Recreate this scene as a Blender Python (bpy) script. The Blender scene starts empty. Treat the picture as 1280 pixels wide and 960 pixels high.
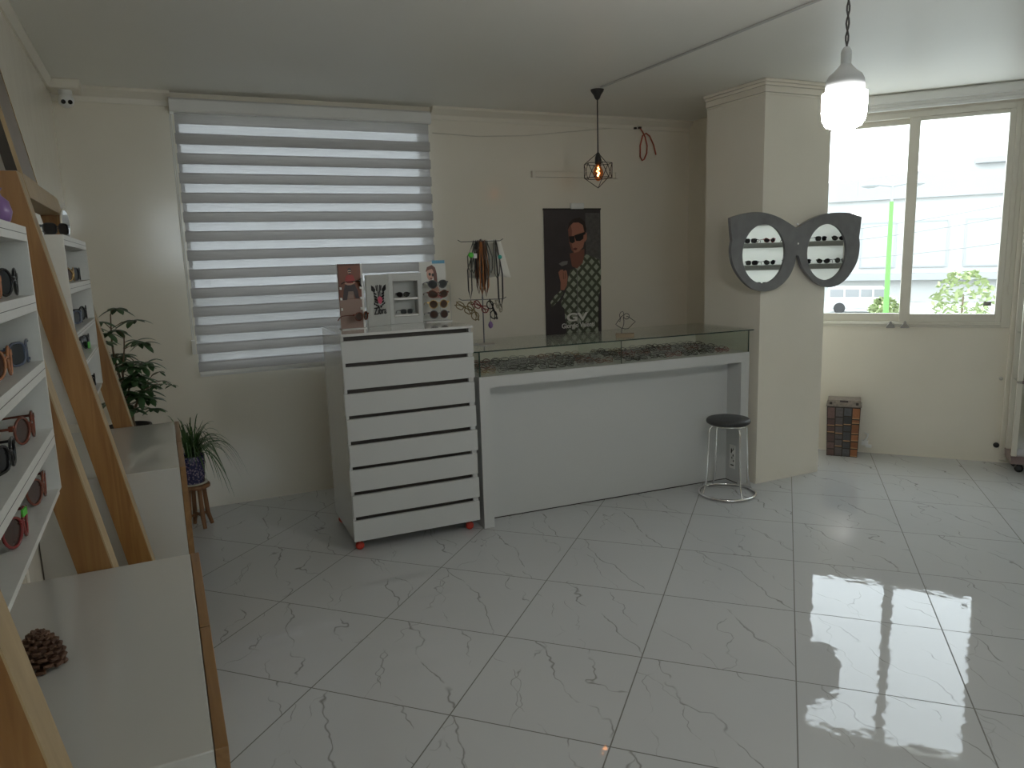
import bpy, bmesh, math, random
from mathutils import Vector, Matrix
random.seed(7)
scene = bpy.context.scene
COL = scene.collection
sin, cos, pi = math.sin, math.cos, math.pi

# ------------------------------------------------------------------ materials
def new_mat(name):
    m = bpy.data.materials.new(name); m.use_nodes = True
    nt = m.node_tree
    return m, nt, nt.nodes['Principled BSDF']

def mat(name, col, rough=0.5, metal=0.0, spec=0.5, coat=0.0, emit=None, strength=0.0, var=0.0, vscale=20.0, bump=0.0):
    m, nt, b = new_mat(name)
    b.inputs['Base Color'].default_value = (*col, 1)
    b.inputs['Roughness'].default_value = rough
    b.inputs['Metallic'].default_value = metal
    b.inputs['Specular IOR Level'].default_value = spec
    b.inputs['Coat Weight'].default_value = coat
    b.inputs['Coat Roughness'].default_value = 0.04
    if emit:
        b.inputs['Emission Color'].default_value = (*emit, 1)
        b.inputs['Emission Strength'].default_value = strength
    if var or bump:
        tc = nt.nodes.new('ShaderNodeTexCoord'); n = nt.nodes.new('ShaderNodeTexNoise')
        n.inputs['Scale'].default_value = vscale; n.inputs['Detail'].default_value = 3
        nt.links.new(tc.outputs['Object'], n.inputs['Vector'])
        if var:
            mx = nt.nodes.new('ShaderNodeMix'); mx.data_type = 'RGBA'
            mx.inputs[6].default_value = (*[c * (1 - var) for c in col], 1)
            mx.inputs[7].default_value = (*[min(1, c * (1 + var)) for c in col], 1)
            nt.links.new(n.outputs['Fac'], mx.inputs[0]); nt.links.new(mx.outputs[2], b.inputs['Base Color'])
        if bump:
            bp = nt.nodes.new('ShaderNodeBump'); bp.inputs['Strength'].default_value = bump; bp.inputs['Distance'].default_value = 0.02
            nt.links.new(n.outputs['Fac'], bp.inputs['Height']); nt.links.new(bp.outputs['Normal'], b.inputs['Normal'])
    return m

def wood(name, c1, c2, rough=0.35, axis=2, scale=9.0):
    m, nt, b = new_mat(name)
    tc = nt.nodes.new('ShaderNodeTexCoord'); mp = nt.nodes.new('ShaderNodeMapping')
    sc = [scale * 3] * 3; sc[axis] = scale * 0.22
    mp.inputs['Scale'].default_value = sc
    n = nt.nodes.new('ShaderNodeTexNoise'); n.inputs['Scale'].default_value = 1.0; n.inputs['Detail'].default_value = 6; n.inputs['Distortion'].default_value = 1.2
    r = nt.nodes.new('ShaderNodeValToRGB')
    r.color_ramp.elements[0].position = 0.3; r.color_ramp.elements[0].color = (*c1, 1)
    r.color_ramp.elements[1].position = 0.72; r.color_ramp.elements[1].color = (*c2, 1)
    L = nt.links.new
    L(tc.outputs['Object'], mp.inputs['Vector']); L(mp.outputs['Vector'], n.inputs['Vector'])
    L(n.outputs['Fac'], r.inputs['Fac']); L(r.outputs['Color'], b.inputs['Base Color'])
    b.inputs['Roughness'].default_value = rough
    return m

def glass(name, tint, gl=1.0):
    # thin architectural glass: tinted straight-through light plus an angle-dependent mirror reflection, the same on both faces
    m = bpy.data.materials.new(name); m.use_nodes = True; nt = m.node_tree
    nt.nodes.remove(nt.nodes['Principled BSDF'])
    out = nt.nodes['Material Output']; L = nt.links.new
    t = nt.nodes.new('ShaderNodeBsdfTransparent'); t.inputs['Color'].default_value = (*tint, 1)
    g = nt.nodes.new('ShaderNodeBsdfGlossy'); g.inputs['Roughness'].default_value = 0.01
    ge = nt.nodes.new('ShaderNodeNewGeometry'); d = nt.nodes.new('ShaderNodeVectorMath'); d.operation = 'DOT_PRODUCT'
    L(ge.outputs['Normal'], d.inputs[0]); L(ge.outputs['Incoming'], d.inputs[1])
    def mth(op, a, b=None):
        x = nt.nodes.new('ShaderNodeMath'); x.operation = op
        for k, v in enumerate((a, b)):
            if v is None: continue
            if isinstance(v, float): x.inputs[k].default_value = v
            else: L(v, x.inputs[k])
        return x.outputs[0]
    f = mth('POWER', mth('SUBTRACT', 1.0, mth('ABSOLUTE', d.outputs['Value'])), 5.0)
    f = mth('MULTIPLY', mth('ADD', mth('MULTIPLY', f, .9), .04), float(gl))
    mx = nt.nodes.new('ShaderNodeMixShader')
    L(f, mx.inputs[0]); L(t.outputs[0], mx.inputs[1]); L(g.outputs[0], mx.inputs[2]); L(mx.outputs[0], out.inputs['Surface'])
    return m

def fabric(name, col, trans, tcol, streak=0.06, see=0.0):
    m = bpy.data.materials.new(name); m.use_nodes = True; nt = m.node_tree
    nt.nodes.remove(nt.nodes['Principled BSDF']); out = nt.nodes['Material Output']
    d = nt.nodes.new('ShaderNodeBsdfDiffuse'); t = nt.nodes.new('ShaderNodeBsdfTranslucent'); a = nt.nodes.new('ShaderNodeMixShader')
    tc = nt.nodes.new('ShaderNodeTexCoord'); mp = nt.nodes.new('ShaderNodeMapping'); mp.inputs['Scale'].default_value = (6, 6, 260)
    n = nt.nodes.new('ShaderNodeTexNoise'); n.inputs['Scale'].default_value = 1; n.inputs['Detail'].default_value = 4
    L = nt.links.new
    L(tc.outputs['Object'], mp.inputs['Vector']); L(mp.outputs['Vector'], n.inputs['Vector'])
    for node, c in ((d, col), (t, tcol)):
        mx = nt.nodes.new('ShaderNodeMix'); mx.data_type = 'RGBA'
        mx.inputs[6].default_value = (*[v * (1 - streak * 2.5) for v in c], 1); mx.inputs[7].default_value = (*[min(1, v * (1 + streak * 2.5)) for v in c], 1)
        L(n.outputs['Fac'], mx.inputs[0]); L(mx.outputs[2], node.inputs['Color'])
    a.inputs[0].default_value = trans
    L(d.outputs[0], a.inputs[1]); L(t.outputs[0], a.inputs[2])
    tr = nt.nodes.new('ShaderNodeBsdfTransparent'); a2 = nt.nodes.new('ShaderNodeMixShader'); a2.inputs[0].default_value = see
    L(a.outputs[0], a2.inputs[1]); L(tr.outputs[0], a2.inputs[2]); L(a2.outputs[0], out.inputs['Surface'])
    return m

def wall_mat(name, col, rough=0.14):
    # glossy panelled plaster with faint mottling
    m, nt, b = new_mat(name)
    tc = nt.nodes.new('ShaderNodeTexCoord'); n = nt.nodes.new('ShaderNodeTexNoise'); n.inputs['Scale'].default_value = 2.2; n.inputs['Detail'].default_value = 4
    mx = nt.nodes.new('ShaderNodeMix'); mx.data_type = 'RGBA'
    mx.inputs[6].default_value = (*[c * 0.95 for c in col], 1); mx.inputs[7].default_value = (*[min(1, c * 1.05) for c in col], 1)
    n2 = nt.nodes.new('ShaderNodeTexNoise'); n2.inputs['Scale'].default_value = 7; n2.inputs['Detail'].default_value = 2
    bp = nt.nodes.new('ShaderNodeBump'); bp.inputs['Strength'].default_value = 0.05; bp.inputs['Distance'].default_value = 0.02
    L = nt.links.new
    L(tc.outputs['Object'], n.inputs['Vector']); L(tc.outputs['Object'], n2.inputs['Vector'])
    L(n.outputs['Fac'], mx.inputs[0]); L(mx.outputs[2], b.inputs['Base Color'])
    L(n2.outputs['Fac'], bp.inputs['Height']); L(bp.outputs['Normal'], b.inputs['Normal'])
    b.inputs['Roughness'].default_value = rough
    return m

def floor_mat():
    m, nt, b = new_mat('white_marble_tile'); N = nt.nodes; L = nt.links.new
    def node(t, **k):
        x = N.new(t)
        for a, v in k.items(): setattr(x, a, v)
        return x
    def math_(op, a, bb=None, c=None):
        x = node('ShaderNodeMath', operation=op)
        for i, v in enumerate((a, bb, c)):
            if v is None: continue
            if isinstance(v, (int, float)): x.inputs[i].default_value = v
            else: L(v, x.inputs[i])
        return x.outputs[0]
    tc = node('ShaderNodeTexCoord')
    a = math.radians(45.18)
    def dot(vec):
        d = node('ShaderNodeVectorMath', operation='DOT_PRODUCT'); L(tc.outputs['Object'], d.inputs[0]); d.inputs[1].default_value = vec
        return d.outputs['Value']
    u = math_('ADD', dot((cos(a) / .6, -sin(a) / .6, 0)), 2.8581)
    v = math_('ADD', dot((sin(a) / .6, cos(a) / .6, 0)), -3.7645)
    fu, fv = math_('FRACT', u), math_('FRACT', v)
    cu, cv = math_('FLOOR', u), math_('FLOOR', v)
    # grout: distance to the tile edge
    du = math_('MINIMUM', fu, math_('SUBTRACT', 1.0, fu)); dv = math_('MINIMUM', fv, math_('SUBTRACT', 1.0, fv))
    edge = math_('MINIMUM', du, dv)
    grout = math_('LESS_THAN', edge, 0.0042)
    cell = node('ShaderNodeCombineXYZ'); L(cu, cell.inputs[0]); L(cv, cell.inputs[1])
    wn = node('ShaderNodeTexWhiteNoise'); L(cell.outputs[0], wn.inputs['Vector'])
    pos = node('ShaderNodeCombineXYZ'); L(fu, pos.inputs[0]); L(fv, pos.inputs[1])
    L(math_('MULTIPLY', wn.outputs['Value'], 9.0), pos.inputs[2])
    n1 = node('ShaderNodeTexNoise'); n1.inputs['Scale'].default_value = 2.6; n1.inputs['Detail'].default_value = 3; n1.inputs['Roughness'].default_value = .45; L(pos.outputs[0], n1.inputs['Vector'])
    n2 = node('ShaderNodeTexNoise'); n2.inputs['Scale'].default_value = 4.5; n2.inputs['Detail'].default_value = 2; L(pos.outputs[0], n2.inputs['Vector'])
    jit = math_('MULTIPLY', math_('SUBTRACT', wn.outputs['Value'], .5), .30)
    def vein(off, ku, kv, amp, wid, lo, js=1.0):
        d = math_('ADD', math_('MULTIPLY', fu, ku), math_('MULTIPLY', fv, kv))
        d = math_('ADD', d, math_('MULTIPLY', math_('SUBTRACT', n1.outputs['Fac'], .5), amp))
        d = math_('ABSOLUTE', math_('SUBTRACT', d, math_('ADD', math_('MULTIPLY', jit, js), off)))
        f = math_('SUBTRACT', 1.0, math_('MINIMUM', math_('DIVIDE', d, wid), 1.0))
        mask = math_('MULTIPLY', math_('SUBTRACT', n2.outputs['Fac'], lo), 6.0)
        mask.node.use_clamp = True
        r = math_('MULTIPLY', f, mask); r.node.use_clamp = True
        return r
    v1 = vein(0.74, 0.75, 0.60, 0.42, 0.0085, 0.36)
    v2 = vein(1.02, 0.72, 0.62, 0.50, 0.0065, 0.44, -1.0)
    v3 = vein(0.35, 1.0, 0.12, 0.55, 0.0060, 0.43, 1.5)
    v4 = vein(0.44, 0.75, 0.60, -0.50, 0.0055, 0.42, -.6)
    v3 = math_('MAXIMUM', v3, v4)
    veins = math_('MAXIMUM', math_('MAXIMUM', v1, v2), math_('MULTIPLY', v3, .8))
    cl = node('ShaderNodeTexNoise'); cl.inputs['Scale'].default_value = 1.6; cl.inputs['Detail'].default_value = 3; L(tc.outputs['Object'], cl.inputs['Vector'])
    base = node('ShaderNodeMix', data_type='RGBA'); base.inputs[6].default_value = (.49, .50, .505, 1); base.inputs[7].default_value = (.555, .565, .57, 1); L(cl.outputs['Fac'], base.inputs[0])
    m1 = node('ShaderNodeMix', data_type='RGBA'); L(math_('MULTIPLY', veins, .85), m1.inputs[0]); L(base.outputs[2], m1.inputs[6]); m1.inputs[7].default_value = (.20, .19, .18, 1)
    m2 = node('ShaderNodeMix', data_type='RGBA'); L(grout, m2.inputs[0]); L(m1.outputs[2], m2.inputs[6]); m2.inputs[7].default_value = (.16, .155, .14, 1)
    L(m2.outputs[2], b.inputs['Base Color'])
    L(math_('ADD', math_('MULTIPLY', grout, .5), .035), b.inputs['Roughness'])
    b.inputs['Specular IOR Level'].default_value = .34; b.inputs['Coat Weight'].default_value = .0; b.inputs['Coat Roughness'].default_value = .015; b.inputs['Coat IOR'].default_value = 1.6
    w = node('ShaderNodeTexNoise'); w.inputs['Scale'].default_value = 13; w.inputs['Detail'].default_value = 1.5; L(tc.outputs['Object'], w.inputs['Vector'])
    bp = node('ShaderNodeBump'); bp.inputs['Strength'].default_value = .03; bp.inputs['Distance'].default_value = .02
    L(w.outputs['Fac'], bp.inputs['Height']); L(bp.outputs['Normal'], b.inputs['Normal']); L(bp.outputs['Normal'], b.inputs['Coat Normal'])
    return m

def check_mat():
    # pale green diamonds on dark green, printed on the shirt
    m, nt, b = new_mat('printed_check'); L = nt.links.new
    tc = nt.nodes.new('ShaderNodeTexCoord'); mp = nt.nodes.new('ShaderNodeMapping'); mp.inputs['Rotation'].default_value = (0, pi / 4, 0)
    br = nt.nodes.new('ShaderNodeTexBrick'); br.offset = 0; br.inputs['Scale'].default_value = 1; br.inputs['Brick Width'].default_value = .062; br.inputs['Row Height'].default_value = .062
    br.inputs['Mortar Size'].default_value = .014; br.inputs['Mortar Smooth'].default_value = .3
    br.inputs['Color1'].default_value = (.42, .44, .35, 1); br.inputs['Color2'].default_value = (.32, .35, .27, 1); br.inputs['Mortar'].default_value = (.075, .085, .058, 1)
    sp = nt.nodes.new('ShaderNodeSeparateXYZ'); cb = nt.nodes.new('ShaderNodeCombineXYZ')
    L(tc.outputs['Object'], mp.inputs['Vector']); L(mp.outputs['Vector'], sp.inputs[0]); L(sp.outputs['X'], cb.inputs['X']); L(sp.outputs['Z'], cb.inputs['Y'])
    L(cb.outputs[0], br.inputs['Vector']); L(br.outputs['Color'], b.inputs['Base Color']); b.inputs['Roughness'].default_value = .4
    return m

M = {}
M['wall'] = wall_mat('beige_gloss_wall', (.79, .745, .65))
M['ceiling'] = mat('ceiling_paint', (.76, .75, .70), .45, var=.02, vscale=2)
M['floor'] = floor_mat()
M['trim'] = mat('cornice_white', (.74, .70, .61), .35)
M['white_gloss'] = mat('white_gloss_laminate', (.66, .66, .65), .09, coat=.5)
M['white_matt'] = mat('white_laminate', (.57, .58, .575), .3)
M['box_white_dimmed'] = mat('dimmed_white_gloss_laminate', (.50, .495, .47), .12, coat=.4)  # white gloss darkened: the boxes' dimmer light is put into the colour
M['shelf_white'] = mat('white_washed_edge', (.70, .70, .67), .35, var=.06, vscale=30)
M['grey_in'] = mat('grey_interior_panel', (.29, .295, .30), .4)
M['dark_gap'] = mat('dark_brown_channel', (.035, .027, .022), .4)
M['wood'] = wood('oak_veneer', (.20, .085, .020), (.35, .18, .055), .38, 2)
M['woody'] = wood('oak_veneer_lengthwise', (.19, .095, .032), (.29, .16, .06), .4, 1)
M['wood_edge'] = wood('oak_pale_edge', (.36, .26, .14), (.47, .35, .20), .45, 2)
M['wood_dark'] = wood('brown_stained_wood', (.17, .075, .03), (.30, .15, .07), .45, 2, 14)
M['black'] = mat('black_plastic', (.014, .014, .015), .25)
M['blackm'] = mat('black_matt_metal', (.02, .018, .017), .45)
M['vinyl'] = mat('black_vinyl', (.042, .042, .044), .5, bump=.05, vscale=200)
M['chrome'] = mat('chrome', (.80, .80, .80), .1, metal=1)
M['steel'] = mat('brushed_metal', (.55, .54, .52), .3, metal=1)
M['red_rubber'] = mat('red_rubber', (.55, .05, .03), .5)
M['alu'] = mat('beige_powder_coated_frame', (.68, .65, .57), .4)
M['conduit'] = mat('conduit_grey', (.46, .455, .44), .5)
M['alu_grey'] = mat('grey_plastic', (.30, .29, .27), .45)
M['pane'] = glass('window_glass', (.97, .98, .97))
M['case_glass'] = glass('greenish_case_glass', (.965, .985, .97))
M['glass_edge'] = mat('dark_green_glass_edge', (.02, .045, .035), .15)
M['sheer'] = fabric('sheer_band', (.50, .50, .51), .45, (.175, .17, .17), see=.045)
M['dense'] = fabric('woven_grey_band', (.46, .45, .44), .40, (.205, .195, .188), .08)
M['rail'] = mat('white_rail', (.74, .74, .72), .3)
M['granite'] = mat('dark_grey_laminate', (.17, .17, .175), .14, var=.2, vscale=14)
M['mirror'] = mat('mirror_glass', (.90, .92, .91), .01, metal=1)
M['lamp_white'] = mat('frosted_white_plastic', (.68, .70, .72), .4)
M['led'] = mat('lit_led_diffuser', (.9, .9, .9), .4, emit=(1, .98, .95), strength=62)
M['cord'] = mat('dark_cord', (.10, .09, .09), .6)
M['filament'] = mat('glowing_filament', (1, .6, .2), .4, emit=(1, .62, .25), strength=14)
M['amber'] = glass('amber_bulb_glass', (1.0, .55, .30))
M['leaf'] = mat('dark_green_leaf', (.045, .10, .038), .35, var=.35, vscale=18)
M['leaf2'] = mat('strappy_green_leaf', (.06, .125, .04), .4, var=.4, vscale=14)
M['stem'] = mat('brown_stem', (.13, .09, .05), .7)
M['soil'] = mat('dark_soil', (.03, .022, .016), .9, bump=.4, vscale=80)
M['planter'] = mat('dark_planter', (.05, .045, .04), .5)
M['cone'] = mat('pine_cone_brown', (.11, .055, .032), .65, var=.4, vscale=40)
M['wire_red'] = mat('red_wire', (.42, .10, .06), .5)
M['cable'] = mat('pale_cable', (.60, .56, .48), .5)
M['lens_dark'] = mat('dark_lens', (.012, .012, .014), .04)
M['lens_brown'] = mat('brown_lens', (.06, .032, .025), .05)
M['lens_grey'] = mat('smoke_lens', (.045, .05, .055), .04)
M['fr_black'] = mat('black_frame', (.012, .012, .013), .15)
M['fr_tort'] = mat('tortoise_frame', (.17, .05, .03), .15, var=.7, vscale=60)
M['fr_gold'] = mat('gold_frame', (.75, .52, .24), .25, metal=1)
M['fr_gun'] = mat('gunmetal_frame', (.12, .12, .125), .3, metal=.6)
M['fr_red'] = mat('dark_red_frame', (.22, .035, .035), .15)
M['fr_orange'] = mat('amber_frame', (.40, .17, .08), .2, var=.5, vscale=70)
M['fr_blue'] = mat('blue_grey_frame', (.09, .11, .16), .15)
M['green_tag'] = mat('bright_green_sticker', (.10, .55, .06), .5)
M['teal_tag'] = mat('teal_sticker', (.03, .36, .30), .5)
M['paper'] = mat('white_card', (.80, .80, .78), .5)
M['purple'] = mat('purple_glaze', (.24, .14, .34), .3)

# ------------------------------------------------------------------ mesh building
class MB:
    def __init__(s): s.v = []; s.f = []; s.mi = []; s.sm = []; s.cur = 0; s.mats = []
    def use(s, m):
        m = M[m] if isinstance(m, str) else m
        if m not in s.mats: s.mats.append(m)
        s.cur = s.mats.index(m); return s
    def add(s, vs, fs, smooth=False):
        o = len(s.v); s.v += [tuple(v) for v in vs]
        for f in fs: s.f.append([o + i for i in f]); s.mi.append(s.cur); s.sm.append(smooth)
        return s
    def box(s, x0, x1, y0, y1, z0, z1, mtx=None):
        vs = [Vector((x, y, z)) for x in (x0, x1) for y in (y0, y1) for z in (z0, z1)]
        if mtx: vs = [mtx @ v for v in vs]
        return s.add(vs, [(0, 1, 3, 2), (4, 6, 7, 5), (0, 4, 5, 1), (2, 3, 7, 6), (0, 2, 6, 4), (1, 5, 7, 3)])
    def prism(s, poly, axis, a, b):
        # 2-D polygon swept along an axis: 0 -> (u,v)=(y,z), 1 -> (x,z), 2 -> (x,y)
        def P(u, v, w): return ((w, u, v), (u, w, v), (u, v, w))[axis]
        n = len(poly); vs = [P(u, v, a) for u, v in poly] + [P(u, v, b) for u, v in poly]
        fs = [tuple(range(n))[::-1], tuple(range(n, 2 * n))] + [(i, (i + 1) % n, n + (i + 1) % n, n + i) for i in range(n)]
        return s.add(vs, fs)
    def tube(s, pts, r, n=8, closed=False, cap=True):
        pts = [Vector(p) for p in pts]; k = len(pts); rs = r if isinstance(r, (list, tuple)) else [r] * k
        rings = []; up = None
        for i, p in enumerate(pts):
            if closed: t = pts[(i + 1) % k] - pts[i - 1]
            else: t = pts[min(i + 1, k - 1)] - pts[max(i - 1, 0)]
            t = t.normalized() if t.length > 1e-9 else Vector((0, 0, 1))
            if up is None: up = Vector((0, 0, 1)) if abs(t.z) < .9 else Vector((1, 0, 0))
            a = t.cross(up)
            if a.length < 1e-5: a = t.cross(Vector((.3, 1, .2)))
            a.normalize(); b = a.cross(t).normalized(); up = b
            rings.append([p + (a * cos(2 * pi * j / n) + b * sin(2 * pi * j / n)) * rs[i] for j in range(n)])
        vs = [v for ring in rings for v in ring]; fs = []
        for i in range(k if closed else k - 1):
            i2 = (i + 1) % k
            for j in range(n): fs.append((i * n + j, i * n + (j + 1) % n, i2 * n + (j + 1) % n, i2 * n + j))
        s.add(vs, fs, True)
        if not closed and cap: s.add(rings[0], [tuple(range(n))[::-1]]); s.add(rings[-1], [tuple(range(n))])
        return s
    def lathe(s, prof, cx=0, cy=0, n=32, smooth=True):
        vs = []; fs = []
        for r, z in prof: vs += [(cx + r * cos(2 * pi * j / n), cy + r * sin(2 * pi * j / n), z) for j in range(n)]
        for i in range(len(prof) - 1):
            for j in range(n): fs.append((i * n + j, i * n + (j + 1) % n, (i + 1) * n + (j + 1) % n, (i + 1) * n + j))
        s.add(vs, fs, smooth)
        if prof[0][0] > 1e-6: s.add(vs[:n], [tuple(range(n))[::-1]])
        if prof[-1][0] > 1e-6: s.add(vs[-n:], [tuple(range(n))])
        return s
    def xf(s, mtx, start=0):
        s.v = s.v[:start] + [tuple(mtx @ Vector(v)) for v in s.v[start:]]; return s
    def build(s, name, material=None, parent=None, bevel=0.0, kind=None):
        me = bpy.data.meshes.new(name); me.from_pydata(s.v, [], s.f); me.validate(clean_customdata=False)
        mats = s.mats or [M[material] if isinstance(material, str) else material]
        for m in mats: me.materials.append(m)
        for p, i, sm in zip(me.polygons, s.mi, s.sm): p.material_index = i; p.use_smooth = sm
        bm = bmesh.new(); bm.from_mesh(me); bmesh.ops.recalc_face_normals(bm, faces=bm.faces); bm.to_mesh(me); bm.free()
        o = bpy.data.objects.new(name, me); COL.objects.link(o)
        if parent: o.parent = parent
        if bevel:
            b = o.modifiers.new('bevel', 'BEVEL'); b.width = bevel; b.segments = 2; b.limit_method = 'ANGLE'
        if kind: o['kind'] = kind
        return o

def tag(o, label, cat, group=None, kind=None):
    o['label'] = label; o['category'] = cat
    if group: o['group'] = group
    if kind: o['kind'] = kind
    return o
def thing(name, label, cat, loc=(0, 0, 0), rz=0, group=None):
    o = bpy.data.objects.new(name, None); COL.objects.link(o); o.empty_display_size = .05
    o.location = loc; o.rotation_euler = (0, 0, rz)
    return tag(o, label, cat, group)
def holder(name, loc=(0, 0, 0), rz=0):
    o = bpy.data.objects.new(name, None); COL.objects.link(o); o.location = loc; o.rotation_euler = (0, 0, rz); o['kind'] = 'structure'; return o
def copy_tree(o, parent=None, skip=()):
    c = o.copy(); COL.objects.link(c)
    if parent: c.parent = parent
    for ch in list(o.children):
        if not ch.name.startswith(skip or ('?',)): copy_tree(ch, c)
    return c
def text(name, body, size, m, parent, mtx, ext=.0006, bold=0.0, sx=1.0):
    cu = bpy.data.curves.new(name, 'FONT'); cu.body = body; cu.size = size; cu.extrude = ext; cu.offset = bold; cu.align_x = 'CENTER'
    tmp = bpy.data.objects.new(name + '_outline', cu); COL.objects.link(tmp); bpy.context.view_layer.update()
    me = bpy.data.meshes.new_from_object(tmp.evaluated_get(bpy.context.evaluated_depsgraph_get())); bpy.data.objects.remove(tmp)
    me.transform(mtx @ Matrix.Diagonal((sx, 1, 1, 1))); me.materials.clear(); me.materials.append(M[m])
    o = bpy.data.objects.new(name, me); COL.objects.link(o); o.parent = parent; return o
RX90 = Matrix.Rotation(pi / 2, 4, 'X')
def T(x, y, z): return Matrix.Translation((x, y, z))
def RZ(a): return Matrix.Rotation(a, 4, 'Z')
SKY, EXPO = 3.1, 0.98
# ------------------------------------------------------------------ camera
H = 1.66
R = Matrix(((0.9036424, -0.4271901, -0.0306452), (-0.0997715, -0.1403837, -0.9850574), (0.4165047, 0.8931971, -0.1694780)))
cam = bpy.data.cameras.new('camera'); cam.sensor_width = 36; cam.lens = 933.4 / 1280 * 36; cam.clip_start = .05; cam.clip_end = 500
co = bpy.data.objects.new('camera', cam); COL.objects.link(co); scene.camera = co
co.matrix_world = Matrix(((R[0][0], -R[1][0], -R[2][0], 0), (R[0][1], -R[1][1], -R[2][1], 0), (R[0][2], -R[1][2], -R[2][2], H), (0, 0, 0, 1)))

# ------------------------------------------------------------------ room shell
CZ = 2.745
XL, YB, YF = -.46, 5.41, -3.2
WO = (5.266, 3.847); WA = math.radians(-50)          # window wall: local x along it, local +y outwards
DO = (6.829, 1.147); DA = math.atan2(-.643, -.766)   # far wall behind the second display, local x along it
PLAN = [(-.61, -3.35), (1.74, -3.35), (7.44, 1.43), (7.38, 1.609), (4.45, 5.10), (4.45, 5.56), (-.61, 5.56)]
b = MB(); b.use('floor').prism(PLAN, 2, -.12, 0); b.build('floor', kind='structure')
b = MB(); b.use('ceiling').prism(PLAN, 2, CZ, CZ + .15); b.build('ceiling', kind='structure')
b = MB(); b.use('wall').box(XL - .15, XL, YF - .15, YB + .15, 0, CZ); b.build('wall_left', kind='structure')
b = MB(); b.use('wall').box(XL, .208, YB, YB + .15, 0, CZ).box(1.884, 4.45, YB, YB + .15, 0, CZ).box(.208, 1.884, YB, YB + .15, 0, .962).box(.208, 1.884, YB, YB + .15, 2.61, CZ)
b.build('wall_back', kind='structure')
b = MB(); b.use('wall').box(4.28, 4.323, 4.5, YB, 0, CZ); b.build('wall_right', kind='structure')
b = MB(); b.use('wall').box(3.722, 4.323, 3.92, 4.5, 0, CZ); b.build('wall_pillar', kind='structure')
b = MB(); b.use('wall').box(-1.26, -.80, 0, .18, 0, CZ).box(.58, 3.073, 0, .18, 0, CZ).box(-.80, .58, 0, .18, 0, 1.022).box(-.80, .58, 0, .18, 2.62, CZ)
o = b.build('wall_window', kind='structure'); o.location = (*WO, 0); o.rotation_euler.z = WA
b = MB(); b.use('wall').box(-.60, 6.8, 0, .15, 0, CZ)
o = b.build('wall_far', kind='structure'); o.location = (*DO, 0); o.rotation_euler.z = DA
b = MB(); b.use('wall').box(XL - .15, -.02, YF - .15, YF, 0, CZ).box(1.62, 1.8, YF - .15, YF, 0, CZ).box(-.02, 1.62, YF - .15, YF, 2.66, CZ).box(-.02, 1.62, YF - .15, YF, 0, 1.55); b.build('wall_front', kind='structure')
w3 = holder('window_fill', (.80, YF - .07, 1.55))      # unseen high window added behind the camera for fill light
b = MB(); b.use('alu')
for q in ((-.82, -.78, 0, 1.11), (.78, .82, 0, 1.11), (-.78, .78, 0, .04), (-.78, .78, 1.07, 1.11), (-.02, .02, .04, 1.07)): b.box(q[0], q[1], -.03, .03, q[2], q[3])
b.build('window_frame', parent=w3, bevel=.004)
for x0, x1 in ((-.78, -.02), (.02, .78)): b = MB(); b.use('pane').box(x0, x1, -.003, .003, .04, 1.07); b.build('window_pane', parent=w3)

# cornices
def cornice(name, x0, x1, y, sgn, mtx=None):
    b = MB(); b.use('trim')
    pr = [(y, CZ - .085), (y + sgn * .014, CZ - .085), (y + sgn * .018, CZ - .055), (y + sgn * .045, CZ - .030), (y + sgn * .060, CZ - .018), (y + sgn * .060, CZ), (y, CZ)]
    b.prism(pr, 0, x0, x1)
    if mtx: b.xf(mtx)
    return b.build(name, kind='structure')
cornice('trim_1', XL, .19, YB, -1)
cornice('trim_2', 1.93, 4.28, YB, -1)
b = MB(); b.use('trim'); b.prism([(XL, CZ - .05), (XL + .012, CZ - .05), (XL + .03, CZ - .012), (XL + .03, CZ), (XL, CZ)], 1, YF, YB - .06); b.build('trim_3', kind='structure')
b = MB(); b.use('wall')      # flared head of the pillar, front and side
for z0, z1, e in ((CZ - .095, CZ - .08, .006), (CZ - .08, CZ - .04, .014), (CZ - .04, CZ - .02, .026), (CZ - .02, CZ, .038)):
    b.box(3.722 - e, 4.323 + e, 3.92 - e, 4.5, z0, z1)
b.build('trim_4', kind='structure', bevel=.006)

# window_1 behind the zebra blind
w1 = holder('window_1', (1.046, YB + .10, .962))
b = MB(); b.use('alu')
for x0, x1, z0, z1 in ((-.838, -.815, 0, 1.648), (.815, .838, 0, 1.648), (-.815, .815, 0, .022), (-.815, .815, 1.626, 1.648)): b.box(x0, x1, -.03, .03, z0, z1)
b.build('window_frame', parent=w1, bevel=.004)
b = MB(); b.use('pane').box(-.815, .815, -.003, .003, .022, 1.626); b.build('window_pane', parent=w1)

# window_2, the open bright window
w2 = holder('window_2', (*WO, 0), WA)
b = MB(); b.use('alu')
b.box(-.80, -.755, -.012, .09, 1.022, 2.62).box(.52, .58, -.012, .09, 1.022, 2.62).box(-.755, .52, -.012, .09, 1.022, 1.062).box(-.755, .52, -.012, .09, 2.575, 2.62)
b.box(-.755, .52, -.022, -.012, 1.040, 1.052)
b.build('window_frame', parent=w2, bevel=.004)
for nm, x0, x1, gx0, gx1, y0, gz1 in (('window_sash', -.755, -.098, -.705, -.147, .035, 2.535), ('window_sash', -.148, .52, -.076, .480, -.005, 2.549)):
    b = MB(); b.use('alu'); y1 = y0 + .035
    b.box(x0, gx0, y0, y1, 1.062, 2.575).box(gx1, x1, y0, y1, 1.062, 2.575).box(gx0, gx1, y0, y1, 1.062, 1.124).box(gx0, gx1, y0, y1, gz1, 2.575)
    so = b.build(nm, parent=w2, bevel=.003)
    b = MB(); b.use('pane').box(gx0, gx1, y0 + .015, y0 + .021, 1.124, gz1); b.build('window_pane', parent=so)
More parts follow.
